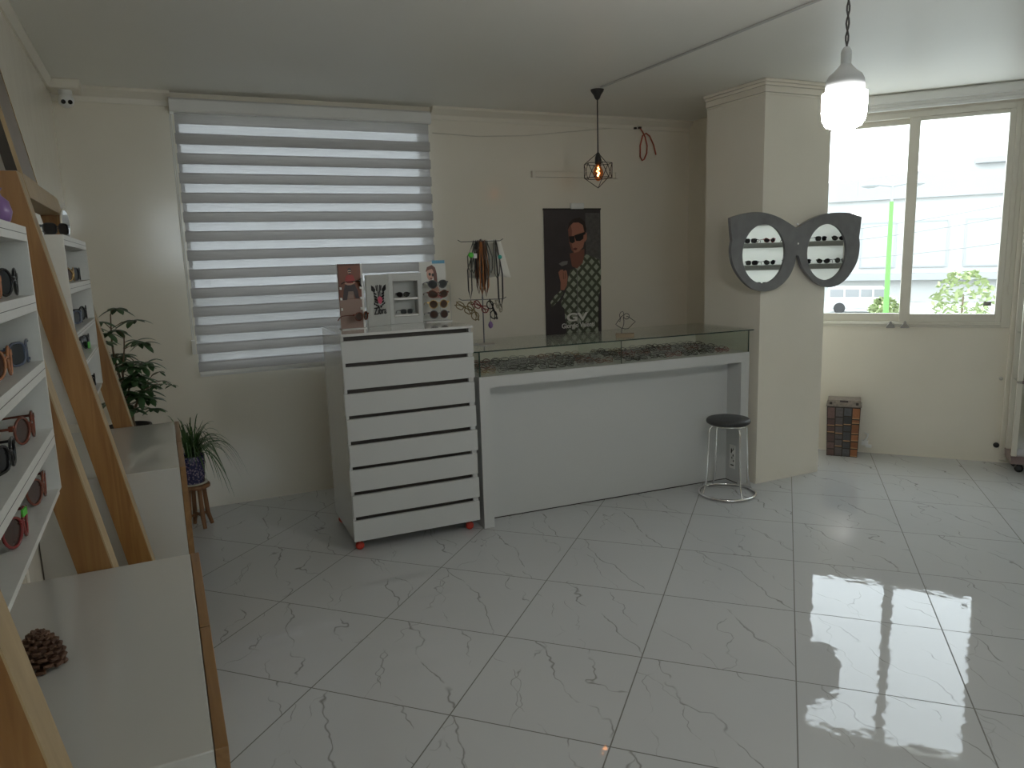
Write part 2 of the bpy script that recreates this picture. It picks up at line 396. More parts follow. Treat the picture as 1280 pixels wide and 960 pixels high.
for s in (-.205, -.105):
    b = MB(); b.use('alu_grey'); b.prism([(s - .032, 1.018), (s + .032, 1.018), (s + .026, 1.036), (s + .012, 1.05), (s + .006, 1.07), (s - .006, 1.07), (s - .012, 1.05), (s - .026, 1.036)], 1, -.05, -.014)
    b.build('window_latch', parent=w2, bevel=.004)
b = MB(); b.use('alu_grey').box(.405, .455, .006, .008, 1.185, 1.215); b.build('window_sticker', parent=w2)
b = MB(); b.use('trim').box(.58, .625, -.02, 0, .02, 2.66).box(.64, .655, -.02, 0, .02, 2.66); o = b.build('trim_5', kind='structure', bevel=.004); o.location = (*WO, 0); o.rotation_euler.z = WA

# ------------------------------------------------------------------ zebra blind on the back wall
yb = YB - .055
zb = thing('zebra_blind', 'closed grey and white zebra roller blind covering the back wall window', 'window blind', (1.045, yb, 0))
x0, x1 = -.842, .845
b = MB(); b.use('rail'); b.prism([(-.045, 2.612), (.045, 2.612), (.052, 2.625), (.052, 2.688), (.03, 2.70), (-.03, 2.70), (-.052, 2.685), (-.052, 2.625)], 0, x0 - .025, x1 + .01)
b.build('head_rail', parent=zb, bevel=.003)
fb = MB(); n = 14; z_top, z_bot = 2.612, .955; per = (z_top - z_bot) / (n - .45)
z = z_top
for i in range(n):
    zd = max(z - per * .54, z_bot); fb.use('dense'); dx = .006 if i else 0
    fb.add([(x0 - dx, -.004, z), (x1 + dx, -.004, z), (x1 + dx, -.004, zd), (x0 - dx, -.004, zd)], [(0, 1, 2, 3)])
    if zd <= z_bot: break
    zs = max(z - per, z_bot); fb.use('sheer')
    fb.add([(x0, .002, zd + .004), (x1, .002, zd + .004), (x1, .002, zs - .004), (x0, .002, zs - .004)], [(0, 1, 2, 3)])
    if i: fb.use('dense').add([(x0, .046, z), (x1, .046, z), (x1, .046, zd + .004), (x0, .046, zd + .004)], [(0, 1, 2, 3)])
    z = zs
fb.build('blind_fabric', parent=zb)
b = MB(); b.use('rail'); b.prism([(-.014, .925), (.014, .925), (.016, .94), (.012, .958), (-.012, .958), (-.016, .94)], 0, x0, x1); b.build('bottom_rail', parent=zb, bevel=.002)
b = MB(); b.use('rail'); b.tube([(x0 - .016, -.02, 2.6), (x0 - .018, -.012, 1.9), (x0 - .018, -.012, 1.16)], .0028, 6); b.tube([(x0 - .026, -.02, 2.6), (x0 - .028, -.012, 1.9), (x0 - .026, -.012, 1.16)], .0028, 6)
b.box(x0 - .034, x0 - .012, -.02, .045, 1.08, 1.17); b.build('pull_cord', parent=zb)

# raised roller blind over the bright window
rb = thing('roller_blind', 'raised white roller blind with double rails above the bright window', 'window blind', (*WO, 0), WA)
b = MB(); b.use('rail'); b.prism([(-.115, 2.675), (-.015, 2.675), (0, 2.685), (0, 2.735), (-.015, 2.744), (-.10, 2.744), (-.115, 2.73)], 0, -.86, .66); b.build('head_rail', parent=rb, bevel=.006)
b = MB(); b.use('rail'); b.tube([(-.84, -.07, 2.668), (.64, -.07, 2.668)], .022, 16); b.build('fabric_roll', parent=rb)
b = MB(); b.use('rail'); b.prism([(-.085, 2.628), (-.055, 2.628), (-.052, 2.64), (-.056, 2.650), (-.084, 2.650), (-.088, 2.64)], 0, -.84, .64); b.build('bottom_rail', parent=rb, bevel=.002)
b = MB(); b.use('cable')
for i in range(110):
    zz = 2.64 - i * .0125; xx = .548 + .004 * sin(i * .7)
    b.lathe([(0, zz - .0045), (.0042, zz), (0, zz + .0045)], xx, -.035, 6)
b.tube([(.548, -.035, 2.65), (.548, -.035, 1.27)], .0012, 5); b.build('bead_chain', parent=rb)

# ------------------------------------------------------------------ ceiling and wall fittings
cu = thing('security_camera', 'white twin-lens security camera on a square box in the ceiling corner', 'camera', (-.372, 5.27, CZ))
b = MB(); b.use('trim'); b.prism([(-.085, 0), (.085, 0), (.078, -.055), (-.078, -.055)], 1, -.085, .085); b.build('junction_box', parent=cu, bevel=.006)
b = MB(); b.use('rail'); b.lathe([(.034, -.055), (.036, -.075), (.034, -.08)], 0, -.02, 24); b.build('mount_ring', parent=cu)
b = MB(); b.use('rail')
pr = [(0.0001, -.042)] + [(.042 * sin(a), -.042 * cos(a)) for a in [pi * i / 12 for i in range(1, 12)]] + [(0.0001, .042)]
b.lathe(pr, 0, 0, 24); b.xf(T(0, -.02, -.112)); ball = b.build('camera_ball', parent=cu)
d = Vector((.12, -.93, -.34)).normalized(); side = d.cross(Vector((0, 0, 1))).normalized()
for s in (-1, 1):
    q = d.to_track_quat('Z', 'Y').to_matrix().to_4x4(); b = MB(); b.use('black'); b.lathe([(0.0001, .0), (.0125, 0), (.0125, .006), (.008, .0075), (0.0001, .006)], 0, 0, 16)
    b.xf(T(*(Vector((0, -.02, -.112)) + d * .037 + side * .0175 * s)) @ q); b.build('camera_lens', parent=ball)

ct = MB(); ct.use('conduit').box(2.781, 2.799, .35, 4.44, CZ - .010, CZ - .001); tag(ct.build('cable_trunking', bevel=.002), 'thin grey cable trunking running along the ceiling to the cage pendant', 'trunking')
cb = MB(); cb.use('cable'); cb.tube([(1.94, YB - .007, 2.565), (2.3, YB - .007, 2.553), (2.72, YB - .007, 2.575), (3.2, YB - .007, 2.63), (3.6, YB - .007, 2.675), (3.79, YB - .007, 2.715)], .0045, 6)
tag(cb.build('wall_cable'), 'thin pale cable strung high across the back wall to the red wire', 'cable')
rw = MB(); rw.use('black').box(3.70, 3.722, YB - .03, YB + .003, 2.66, 2.675).box(3.742, 3.764, YB - .036, YB + .003, 2.664, 2.68)
rw.use('wire_red'); pts = [(3.772, 2.672), (3.80, 2.64), (3.825, 2.60), (3.845, 2.53), (3.84, 2.47), (3.815, 2.42), (3.795, 2.41), (3.775, 2.44), (3.775, 2.53), (3.80, 2.61), (3.835, 2.63), (3.87, 2.61), (3.91, 2.54), (3.935, 2.46)]
rw.tube([(x - .02, YB - .03, z) for x, z in pts], .0062, 7); tag(rw.build('wire_loop'), 'looped red electric wire hanging from the top of the back wall', 'wire')
bt = thing('batten_light', 'unlit beige batten light fixed to the back wall behind the cage pendant', 'light fitting', (3.14, YB + .003, 2.285))
b = MB(); b.use('wall').box(-.37, .37, -.03, 0, -.022, .022); b.build('housing', parent=bt, bevel=.006)
for s in (-1, 1): b = MB(); b.use('trim').box(s * .385 - .015, s * .385 + .015, -.034, 0, -.026, .026); b.build('end_cap', parent=bt, bevel=.005)

# cage pendant
pe = thing('cage_pendant', 'black wire cage pendant with a glowing amber bulb over the counter', 'lamp', (2.815, 4.531, 0))
b = MB(); b.use('blackm'); b.lathe([(.046, CZ), (.043, CZ - .012), (.026, CZ - .035), (.016, CZ - .058), (.008, CZ - .066)], 0, 0, 20); b.build('canopy', parent=pe)
b = MB(); b.use('blackm'); b.tube([(0, 0, CZ - .06), (0, 0, 2.33)], .0045, 8); b.build('cord', parent=pe)
b = MB(); b.use('blackm'); b.lathe([(.008, 2.335), (.014, 2.325), (.021, 2.30), (.022, 2.262), (.019, 2.258)], 0, 0, 20); b.build('socket', parent=pe)
b = MB(); b.use('amber'); b.lathe([(.014, 2.258), (.02, 2.245), (.034, 2.215), (.036, 2.195), (.026, 2.168), (.012, 2.15), (.0005, 2.146)], 0, 0, 20); bu = b.build('bulb', parent=pe)
b = MB(); b.use('filament'); b.tube([(0, 0, 2.238), (.007, 0, 2.225), (-.006, .004, 2.212), (.007, -.003, 2.20), (-.004, 0, 2.185), (0, 0, 2.178)], .0055, 8); b.build('filament', parent=bu)
b = MB(); b.use('blackm')
up = [(.098 * cos(2 * pi * i / 6 + .25), .098 * sin(2 * pi * i / 6 + .25), 2.262) for i in range(6)]
lo = [(.098 * cos(2 * pi * i / 6 + .25 + pi / 6), .098 * sin(2 * pi * i / 6 + .25 + pi / 6), 2.166) for i in range(6)]
tp, bo = (0, 0, 2.335), (0, 0, 2.10)
for i in range(6):
    for p, q in ((up[i], up[(i + 1) % 6]), (lo[i], lo[(i + 1) % 6]), (up[i], lo[i]), (up[i], lo[i - 1])): b.tube([p, q], .0025, 6)
    if i % 2 == 0: b.tube([tp, up[i]], .0025, 6); b.tube([bo, lo[i]], .0025, 6)
b.build('wire_cage', parent=pe)

# hanging LED bulb
le = thing('hanging_bulb', 'large lit white LED bulb hanging on a twisted cord before the window', 'lamp', (1.99, 1.757, 0))
b = MB(); b.use('cord')
for ph in (0, pi): b.tube([(.004 * cos(ph + t * .9), .004 * sin(ph + t * .9), CZ - t * (CZ - 2.255) / 40) for t in range(41)], .0027, 6)
b.build('cord', parent=le)
b = MB(); b.use('lamp_white'); b.lathe([(.0005, 2.262), (.008, 2.26), (.0145, 2.25), (.0155, 2.243), (.0155, 2.213), (.0148, 2.211)], 0, 0, 24); b.build('socket', parent=le)
b = MB(); b.use('lamp_white'); b.lathe([(.0148, 2.211), (.020, 2.204), (.034, 2.189), (.048, 2.178), (.0555, 2.163), (.0575, 2.145), (.058, 2.126)], 0, 0, 32); b.build('heat_sink', parent=le)
b = MB(); b.use('led'); b.lathe([(.058, 2.126), (.0655, 2.1255), (.0665, 2.10), (.0655, 2.065), (.062, 2.045), (.052, 2.027), (.036, 2.02), (.0005, 2.018)], 0, 0, 32); b.build('diffuser', parent=le)

# small fittings low on the window wall
for s, z, r, nm, lb in ((.553, .645, .013, 'blanking_button', 'small round grey cap on the window wall at knee height'), (.556, .135, .02, 'pipe_stub', 'dark pipe stub low on the window wall near the glass cabinet')):
    b = MB(); b.use('steel' if z > .4 else 'blackm'); b.lathe([(.0005, .02), (r * .7, .02), (r, .012), (r, 0)], 0, 0, 16); b.xf(Matrix.Rotation(pi / 2, 4, 'X'))
    o = b.build(nm); o.location = (WO[0] + s * .643, WO[1] - s * .766, z); o.rotation_euler.z = WA; tag(o, lb, 'wall fitting')
b = MB(); b.use('paper'); b.box(-.025, .025, -.025, 0, -.02, .02).tube([(.0, -.02, .02), (.015, -.03, .05), (.02, -.02, .075), (-.005, -.02, .08)], .007, 6).box(.005, .05, -.03, -.012, -.035, -.012)
o = b.build('cable_plug', bevel=.004); s = -.342; o.location = (WO[0] + s * .643, WO[1] - s * .766, .085); o.rotation_euler.z = WA; tag(o, 'white plastic cable plug on the wall beside the book-print bin', 'plug')

# ------------------------------------------------------------------ outdoors
M['facade'] = mat('pale_facade', (.42, .42, .41), .8); M['facade_line'] = mat('facade_window_frame', (.28, .285, .29), .6); M['facade_pane'] = mat('facade_window_pane', (.34, .36, .345), .3)
M['asphalt'] = mat('pale_ground', (.40, .40, .38), .9); M['pole_green'] = mat('light_green_paint', (.11, .27, .06), .5); M['bush'] = mat('pale_green_foliage', (.30, .36, .17), .7, var=.4, vscale=3)
M['van'] = mat('white_van_paint', (.45, .45, .45), .3); M['van_glass'] = mat('van_window', (.21, .215, .22), .1); M['line'] = mat('power_line', (.24, .24, .24), .6)
GZ = -2.4
b = MB(); b.use('asphalt').box(-60, 140, 7.5, 140, GZ - .3, GZ).box(9, 140, -60, 7.5, GZ - .3, GZ); b.build('ground', kind='structure')
fa = math.atan2(31.05 - 40.31, 51.34 - 44.44)
bl = thing('building', 'long pale building with tall window bays across the street', 'building', (44.44, 40.31, GZ), fa)
b = MB(); b.use('facade').box(-14, 26, 0, 12, 0, 7.1); b.build('wall', parent=bl)
b = MB(); b.use('facade_line'); b.prism([(-14.4, 7.1), (26.4, 7.1), (26.4, 7.45), (14, 8.3), (6, 8.9), (-2, 8.3), (-14.4, 7.4)], 1, -.4, 12.4); b.build('roof', parent=bl)
b = MB(); b.use('facade_line').box(-14, 26, -.9, 0, 1.55, 2.0); b.build('canopy', parent=bl)
for i, x in enumerate((-9.4, -6.2, -3.0, .2, 3.4, 6.6, 9.8, 13.0)):
    b = MB(); b.use('facade_line')
    for a0, a1, c0, c1 in ((-1.15, -1.03, 2.4, 5.6), (1.03, 1.15, 2.4, 5.6), (-1.03, 1.03, 2.4, 2.5), (-1.03, 1.03, 5.5, 5.6)): b.box(x + a0, x + a1, -.12, .0, c0, c1)
    w = b.build('window', parent=bl); b = MB(); b.use('facade_pane').box(x - 1.03, x + 1.03, -.06, -.01, 2.5, 5.5); b.build('pane', parent=w)
tw = thing('apartment_block', 'faint tall apartment block rising behind the pale building', 'building', (72, 45, GZ), fa)
b = MB(); b.use('facade').box(-2.6, 2.6, 0, 6, 0, 13.0); b.build('wall', parent=tw)
for k in range(5): b = MB(); b.use('facade_line').box(-2.4, 2.4, -.8, 0, 2.0 + k * 2.3, 2.5 + k * 2.3); b.build('balcony', parent=tw)
la = thing('street_lamp', 'green street lamp with a twin head outside the bright window', 'street lamp', (31.4, 24.77, GZ))
b = MB(); b.use('pole_green'); b.tube([(0, 0, 0), (0, 0, 6.0)], [.13, .09], 10); b.build('pole', parent=la)
b = MB(); b.use('facade_line'); b.tube([(0, 0, 6.0), (0, 0, 6.75)], .06, 8); b.tube([(-.75, .6, 6.85), (0, 0, 6.7), (.75, -.6, 6.85)], .05, 8); b.build('bracket', parent=la)
for s in (-1, 1): b = MB(); b.use('facade_line'); b.lathe([(.05, 6.95), (.36, 6.86), (.40, 6.74), (.18, 6.66)], -.75 * s, .6 * s, 16); b.build('lamp_head', parent=la)
va = thing('van', 'white van parked in the street below the bright window', 'van', (38.4, 32.0, GZ), math.atan2(-2.36, 1.97))
b = MB(); b.use('van'); b.prism([(-1.9, .3), (1.9, .3), (1.9, .85), (1.55, 1.0), (1.15, 1.55), (-1.85, 1.6), (-1.95, 1.0)], 1, -.85, .85); b.build('body', parent=va, bevel=.06)
for x0, x1 in ((-1.75, -1.0), (-.9, -.15), (-.05, .55), (.65, 1.2)): b = MB(); b.use('van_glass').box(x0, x1, -.87, -.84, 1.0, 1.45); b.build('side_window', parent=va)
for x in (-1.2, 1.2):
    for s in (-1, 1): b = MB(); b.use('black'); b.lathe([(.32, -.1), (.34, 0), (.32, .1)], 0, 0, 20); b.xf(T(x, s * .78, .34) @ Matrix.Rotation(pi / 2, 4, 'X')); b.build('wheel', parent=va)
def shrub(loc, r, h, label):
    b = MB(); b.use('bush'); rr = random.Random(int(loc[0] * 10))
    for i in range(420):
        a, e = rr.uniform(0, 2 * pi), rr.random(); z = h * (.12 + .88 * e); q = r * (.35 + .65 * sin(pi * min(1, e * .9 + .1))) * rr.uniform(.6, 1)
        p = Vector((q * cos(a), q * sin(a), z)); u = Vector((rr.uniform(-1, 1), rr.uniform(-1, 1), rr.uniform(-.4, 1))).normalized() * .17; w = u.cross(Vector((rr.random(), rr.random(), 1))).normalized() * .09
        b.add([p - u, p + w, p + u, p - w], [(0, 1, 2, 3)])
    o = b.build('shrub'); o.location = loc; b = MB(); b.use('stem').tube([(0, 0, 0), (.05, 0, h * .6)], [.07, .03], 6); b.build('trunk', parent=o); tag(o, label, 'shrub')
shrub((34.2, 22.9, GZ), 1.4, 2.7, 'tallest leafy shrub outside the window before the pale building')
shrub((34.0, 26.9, GZ), .8, 1.3, 'small leafy shrub outside the window near the green street lamp')
shrub((37.6, 21.2, GZ), 1.2, 1.9, 'low wide shrub outside the window by the frame edge')
for k, (za, zb_) in enumerate(((2.3, 4.3), (1.7, 3.7), (.8, 2.2))):
    b = MB(); b.use('line'); b.tube([(33.5 + t * 1.1, 31.5 - t * 1.3, za + (zb_ - za) * t / 8 - .25 * sin(pi * t / 8)) for t in range(9)], .03, 5)
    tag(b.build('power_line'), ('highest', 'middle', 'lowest')[k] + ' power line slanting across the view outside the window', 'power line', 'power lines outside')
# ------------------------------------------------------------------ eyewear
def outline(style):
    o = []
    for k in range(20):
        a = 2 * pi * k / 20; c, s_ = cos(a), sin(a)
        if style == 'round': x, z = .0255 * c, .0245 * s_
        elif style == 'square': x = .0275 * math.copysign(abs(c) ** .62, c); z = .0215 * math.copysign(abs(s_) ** .62, s_)
        elif style == 'aviator': x = .029 * c * (1 - .12 * max(0, -s_)) + .003 * min(0, s_); z = (.021 if s_ > 0 else .028) * s_ + .002
        else: x = .0285 * c; z = .0215 * s_ + (.009 * c * max(0, s_))          # cat eye, outer corner raised
        o.append((x, z))
    return o
TPL = {}
def eyewear_template(style, frame, lens, thick=.0026):
    key = (style, frame, lens, thick)
    if key in TPL: return TPL[key], True
    root = bpy.data.objects.new('sunglasses', None); COL.objects.link(root); root.empty_display_size = .03
    ol = outline(style); zmin = min(z for x, z in ol) - thick; zc = -zmin
    fb = MB(); fb.use(frame)
    for s in (-1, 1): fb.tube([(s * (.0335 + x), .2 * max(0, .0335 + x - .006), zc + z) for x, z in ol], thick, 6, closed=True)
    fb.tube([(-.0085, 0, zc + .006), (-.004, -.001, zc + .009), (.004, -.001, zc + .009), (.0085, 0, zc + .006)], thick * .9, 6)
    for s in (-1, 1): fb.box(min(s * .058, s * .0695), max(s * .058, s * .0695), .010, .017, zc + .006, zc + .016)
    fb.build('frame', parent=root)
    for s in (-1, 1):
        b = MB(); b.use(lens); b.prism([(s * (.0335 + x * .97), zc + z * .97) for x, z in ol], 1, .001, .003); b.v = [(x, y + .2 * max(0, abs(x) - .006), z) for x, y, z in b.v]; b.build('lens', parent=root)
        b = MB(); b.use(frame); b.tube([(s * .069, .014, zc + .011), (s * .069, .05, zc + .009), (s * .067, .10, zc + .004), (s * .063, .125, zc - .010), (s * .061, .138, .004)], [.0028, .0024, .0022, .003, .003], 6); b.build('temple', parent=root)
    TPL[key] = root
    return root, False
def sunglasses(style, frame, lens, loc, rz, label, group=None, tilt=0.0, thick=.0026, scale=None):
    scale = scale or (1.12 if group in (G1, G2) else 1.0)
    r, used = eyewear_template(style, frame, lens, thick)
    if used: r = copy_tree(r, None, ('sticker', 'tag'))
    r.location = loc; r.rotation_euler = (tilt, 0, rz); r.scale = (scale,) * 3
    r['label'] = label; r['category'] = 'sunglasses'
    if 'group' in r: del r['group']
    if group: r['group'] = group
    return r

G1 = 'sunglasses on the nearer leaning shelves'; G2 = 'sunglasses on the farther leaning shelves'
# ------------------------------------------------------------------ low cabinets along the wall behind the tilted shelves
def low_cabinet(y0, y1, label, seam):
    t = thing('low_cabinet', label, 'cabinet', (XL, y0, 0)); L = y1 - y0; W = .468
    b = MB(); b.use('box_white_dimmed').box(.004, W, 0, L, .07, .932); b.build('carcass', parent=t, bevel=.002)
    b = MB(); b.use('dark_gap').box(.02, W - .03, .02, L - .02, 0, .07); b.build('plinth', parent=t)
    for a0, a1 in ((.0, seam - .0015), (seam + .0015, L)):
        b = MB(); b.use('woody').box(W + .001, W + .021, a0, a1, .075, .9325); b.build('door', parent=t, bevel=.0015)
    return t
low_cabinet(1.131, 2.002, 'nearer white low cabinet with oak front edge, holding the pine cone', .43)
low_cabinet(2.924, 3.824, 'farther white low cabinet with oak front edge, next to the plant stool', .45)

# ------------------------------------------------------------------ leaning oak display ladders with white shelves
def xfront(z): return -.056 - .185 * (z - .332)
def ladder(label, pa, pb, u0, u1, xf_, tops, zbot):
    t = thing('leaning_display', label, 'display shelf', (0, 0, 0))
    for y0 in (pa, pb):
        b = MB(); b.use('wood'); y1 = y0 + .085
        f0, f1, zt = xfront(0), xfront(1.968), 1.968
        b.prism([(f0 - .078, 0), (f0 - .003, 0), (f1 - .003, zt), (f1 - .078, zt)], 1, y0, y1)
        b.use('wood_edge').prism([(f0 - .003, 0), (f0, 0), (f1, zt), (f1 - .003, zt)], 1, y0, y1)
        b.build('post', parent=t)
    b = MB(); b.use('wood_edge'); zt = 1.968; b.prism([(xfront(1.893) - .078, 1.893), (xfront(1.893) + .002, 1.893), (xfront(zt) + .002, zt), (xfront(zt) - .078, zt)], 1, pa + .085, pb)
    b.build('top_rail', parent=t, bevel=.002)
    xb = -.43; zt = tops[0][0]
    for y in (u0, u1 - .012):
        b = MB(); b.use('shelf_white').prism([(xb, zbot), (xf_ - .012, zbot - .018), (xf_, zbot), (xf_, zt), (xb, zt)], 1, y, y + .012); b.build('side_panel', parent=t)
    b = MB(); b.use('grey_in').box(xb, xb + .006, u0 + .012, u1 - .012, zbot, zt - .02); b.build('back_panel', parent=t)
    for a, c in tops:
        b = MB(); b.use('shelf_white').box(xb + .006, xf_ + .001, u0 + .012, u1 - .012, c, a).use('dark_gap').box(xf_ - .002, xf_ + .0012, u0 + .012, u1 - .012, (a + c) / 2 - .0007, (a + c) / 2 + .0007)
        b.build('shelf', parent=t)
    b = MB(); b.use('shelf_white').box(xb + .006, xf_ - .004, u0 + .012, u1 - .012, zbot - .012, zbot); b.build('shelf', parent=t)
    return t
NT = [(1.756, 1.724), (1.606, 1.571), (1.456, 1.421), (1.298, 1.262)]
FT = [(1.775, 1.741), (1.612, 1.578), (1.444, 1.424), (1.324, 1.308)]
ladder('nearer leaning oak ladder carrying white sunglasses shelves, over the cabinet with the pine cone', 1.04, 2.008, 1.127, 2.004, -.252, NT, 1.152)
ladder('farther leaning oak ladder carrying white sunglasses shelves, beside the leafy plant', 2.835, 3.83, 2.922, 3.828, -.266, FT, 1.149)
FX = math.radians(83)
X1 = -.275
G1 = 'sunglasses on the nearer leaning shelves'; G2 = 'sunglasses on the farther leaning shelves'
sunglasses('round', 'fr_black', 'lens_grey', (X1, 1.90, 1.607), FX, 'black round sunglasses at the end of the second shelf of the nearer ladder', G1)
sunglasses('cat', 'fr_orange', 'lens_brown', (X1, 1.70, 1.607), FX, 'amber framed sunglasses beside the round ones on the second shelf of the nearer ladder', G1)
sunglasses('square', 'fr_blue', 'lens_grey', (X1, 1.93, 1.457), FX, 'blue-grey square sunglasses at the end of the third shelf of the nearer ladder', G1)
sunglasses('round', 'fr_orange', 'lens_brown', (X1, 1.70, 1.457), FX, 'orange mottled sunglasses on the third shelf of the nearer ladder', G1)
sunglasses('round', 'fr_tort', 'lens_brown', (X1, 1.86, 1.299), FX, 'brown round sunglasses at the end of the fourth shelf of the nearer ladder', G1)
sunglasses('square', 'fr_black', 'lens_dark', (X1, 1.60, 1.299), FX, 'black browline sunglasses with thick temples on the fourth shelf of the nearer ladder', G1)
sunglasses('aviator', 'fr_tort', 'lens_brown', (X1, 1.90, 1.153), FX, 'small brown aviator sunglasses at the far end of the lowest shelf of the nearer ladder', G1)
s = sunglasses('aviator', 'fr_red', 'lens_brown', (X1, 1.62, 1.153), FX, 'dark red aviator sunglasses with a green sticker on the lowest shelf of the nearer ladder', G1, thick=.0028)
b = MB(); b.use('green_tag').box(-.01, .012, -.0065, -.0035, .046, .058); b.build('sticker', parent=s)
X2 = -.288
sunglasses('cat', 'fr_gold', 'lens_brown', (X2, 3.36, 1.613), FX, 'gold framed sunglasses on the second shelf of the farther ladder', G2)
sunglasses('square', 'fr_black', 'lens_dark', (X2, 3.62, 1.613), FX, 'black square sunglasses on the second shelf of the farther ladder', G2)
sunglasses('square', 'fr_blue', 'lens_grey', (X2, 3.46, 1.445), FX, 'blue-grey sunglasses nearest on the third shelf of the farther ladder', G2)
sunglasses('round', 'fr_black', 'lens_grey', (X2, 3.70, 1.445), FX, 'round black sunglasses farthest on the third shelf of the farther ladder', G2)
s = sunglasses('aviator', 'fr_gun', 'lens_grey', (X2, 3.66, 1.325), FX, 'gunmetal sunglasses with a bright green tag on the fourth shelf of the farther ladder', G2)
b = MB(); b.use('green_tag').box(-.045, -.01, -.006, -.004, .002, .026); b.build('tag', parent=s)
sunglasses('cat', 'fr_black', 'lens_dark', (X2, 3.70, 1.150), FX, 'dark cat-eye sunglasses on the lowest shelf of the farther ladder', G2)
sunglasses('square', 'fr_black', 'lens_dark', (-.285, 3.0, 1.776), math.radians(50), 'black sunglasses lying on top of the farther ladder shelves', None, scale=.85)

# framed print leaning on top of the far ladder
M['print_dull'] = mat('faded_print', (.20, .165, .145), .35, var=.35, vscale=6); M['print_back_and_shade'] = mat('dark_backing_and_shade', (.05, .042, .035), .7)
pt = thing('framed_picture', 'tall pale-edged picture leaning on the wall atop the farther oak ladder', 'picture', (-.366, 3.02, 1.970))
sh = Matrix(((1, 0, -.17, 0), (0, 1, 0, 0), (0, 0, 1, 0), (0, 0, 0, 1)))
for nm, m, bx in (('frame', 'wood_edge', [(-.012, 0, 0, .012, 0, .50), (-.012, 0, .358, .37, 0, .50), (-.012, 0, .012, .358, 0, .012), (-.012, 0, .012, .358, .488, .50)]), ('print', 'print_dull', [(-.004, -.002, .012, .358, .012, .488)]), ('backing_and_shade', 'print_back_and_shade', [(-.016, -.012, .004, .366, .004, .496), (-.045, -.012, .0, .012, .02, .42), (-.045, -.012, .358, .37, .02, .42)])):  # side bars of the backing paint the shaded gap behind the picture
    b = MB(); b.use(m)
    for q in bx: b.box(*q)
    b.xf(sh); b.build(nm, parent=pt)
ov = thing('oval_mirror', 'small pale oval mirror standing on top of the farther ladder shelves', 'mirror', (-.318, 3.66, 1.776), math.radians(78))
b = MB(); b.use('trim'); b.tube([(.052 * cos(a), .0, .068 + .062 * sin(a)) for a in [2 * pi * i / 28 for i in range(28)]], .004, 6, closed=True); b.build('rim', parent=ov)
b = MB(); b.use('mirror'); b.prism([(.050 * cos(a), .068 + .060 * sin(a)) for a in [2 * pi * i / 28 for i in range(28)]], 1, -.002, .002); b.build('mirror_face', parent=ov)
b = MB(); b.use('trim').box(-.03, .03, -.02, .03, 0, .006); b.build('foot', parent=ov)
va_ = thing('vase', 'small purple glazed vase standing on the top shelf of the nearer ladder', 'vase', (-.298, 1.965, 1.757))
b = MB(); b.use('purple'); b.lathe([(.018, 0), (.026, .012), (.031, .03), (.026, .052), (.014, .064), (.012, .072), (.017, .08), (.014, .078), (.009, .068)], 0, 0, 24); b.build('body', parent=va_)
du = MB(); du.use('trim').box(XL, XL + .014, 2.545, 2.60, .1, 1.05).box(XL + .014, XL + .018, 2.55, 2.595, .1, 1.05).use('dark_gap').box(XL, XL + .004, 2.602, 2.612, .1, 1.05); tag(du.build('wall_duct', bevel=.002), 'white vertical cable duct low on the wall between the two oak ladders', 'cable duct')

# pine cone
pc = thing('pine_cone', 'brown open pine cone on top of the nearer white low cabinet', 'pine cone', (-.265, 1.545, .9325))
b = MB(); b.use('cone'); b.lathe([(.0005, .004), (.018, .006), (.024, .022), (.021, .044), (.012, .06), (.0005, .068)], 0, 0, 14); core = b.build('core', parent=pc)
b = MB(); b.use('cone'); ga = 2.39996
for i in range(78):
    t = i / 77; zz = .008 + .058 * t; rr = .040 * (1 - .15 * abs(t - .25) - .62 * t ** 2.2); a = i * ga; tip = .012 * (.6 + .4 * (1 - t)); el = -.1 + 1.1 * t
    di = Vector((cos(a) * cos(el), sin(a) * cos(el), sin(el))); ta = Vector((-sin(a), cos(a), 0)); nn = di.cross(ta)
    p0 = Vector((cos(a) * rr * .45, sin(a) * rr * .45, zz - .004)); p1 = p0 + di * rr * .55
    w0, w1, h = .0035, tip * .72, .0034
    vs = [p0 + ta * w0 + nn * .002, p0 - ta * w0 + nn * .002, p0 - ta * w0 - nn * .002, p0 + ta * w0 - nn * .002,
          p1 + ta * w1 + nn * h, p1 - ta * w1 + nn * h, p1 - ta * w1 - nn * h, p1 + ta * w1 - nn * h, p1 + di * .005 + ta * w1 * .35, p1 + di * .005 - ta * w1 * .35]
    b.add(vs, [(0, 4, 5, 1), (1, 5, 6, 2), (2, 6, 7, 3), (3, 7, 4, 0), (4, 8, 9, 5), (5, 9, 6), (6, 9, 8, 7), (7, 8, 4), (0, 1, 2, 3)])
b.build('scales', parent=pc)

# ------------------------------------------------------------------ plants
def leaf(b, p, d, length, width, droop=.4, n=5):
    d = Vector(d).normalized(); s_ = d.cross(Vector((0, 0, 1)))
    if s_.length < 1e-3: s_ = Vector((1, 0, 0))
    s_.normalize(); q = Vector(p); vs = []; dd = d.copy()
    for i in range(n + 1):
        t = i / n; w = width * (math.sin(pi * min(1, t * .92 + .06)) ** .75) * .5
        if i == n: w = .0006
        nn = s_.cross(dd).normalized()
        vs += [q + s_ * w - nn * w * .25, q, q - s_ * w - nn * w * .25]
        q = q + dd * (length / n); dd = (dd + Vector((0, 0, -droop / n))).normalized()
    fs = []
    for i in range(n):
        for j in (0, 1): fs.append((i * 3 + j, i * 3 + j + 1, i * 3 + j + 4, i * 3 + j + 3))
    b.add(vs, fs, True)
sc = thing('umbrella_plant', 'tall bushy umbrella plant with dark leaf whorls behind the farther low cabinet', 'plant', (-.215, 4.40, 0))
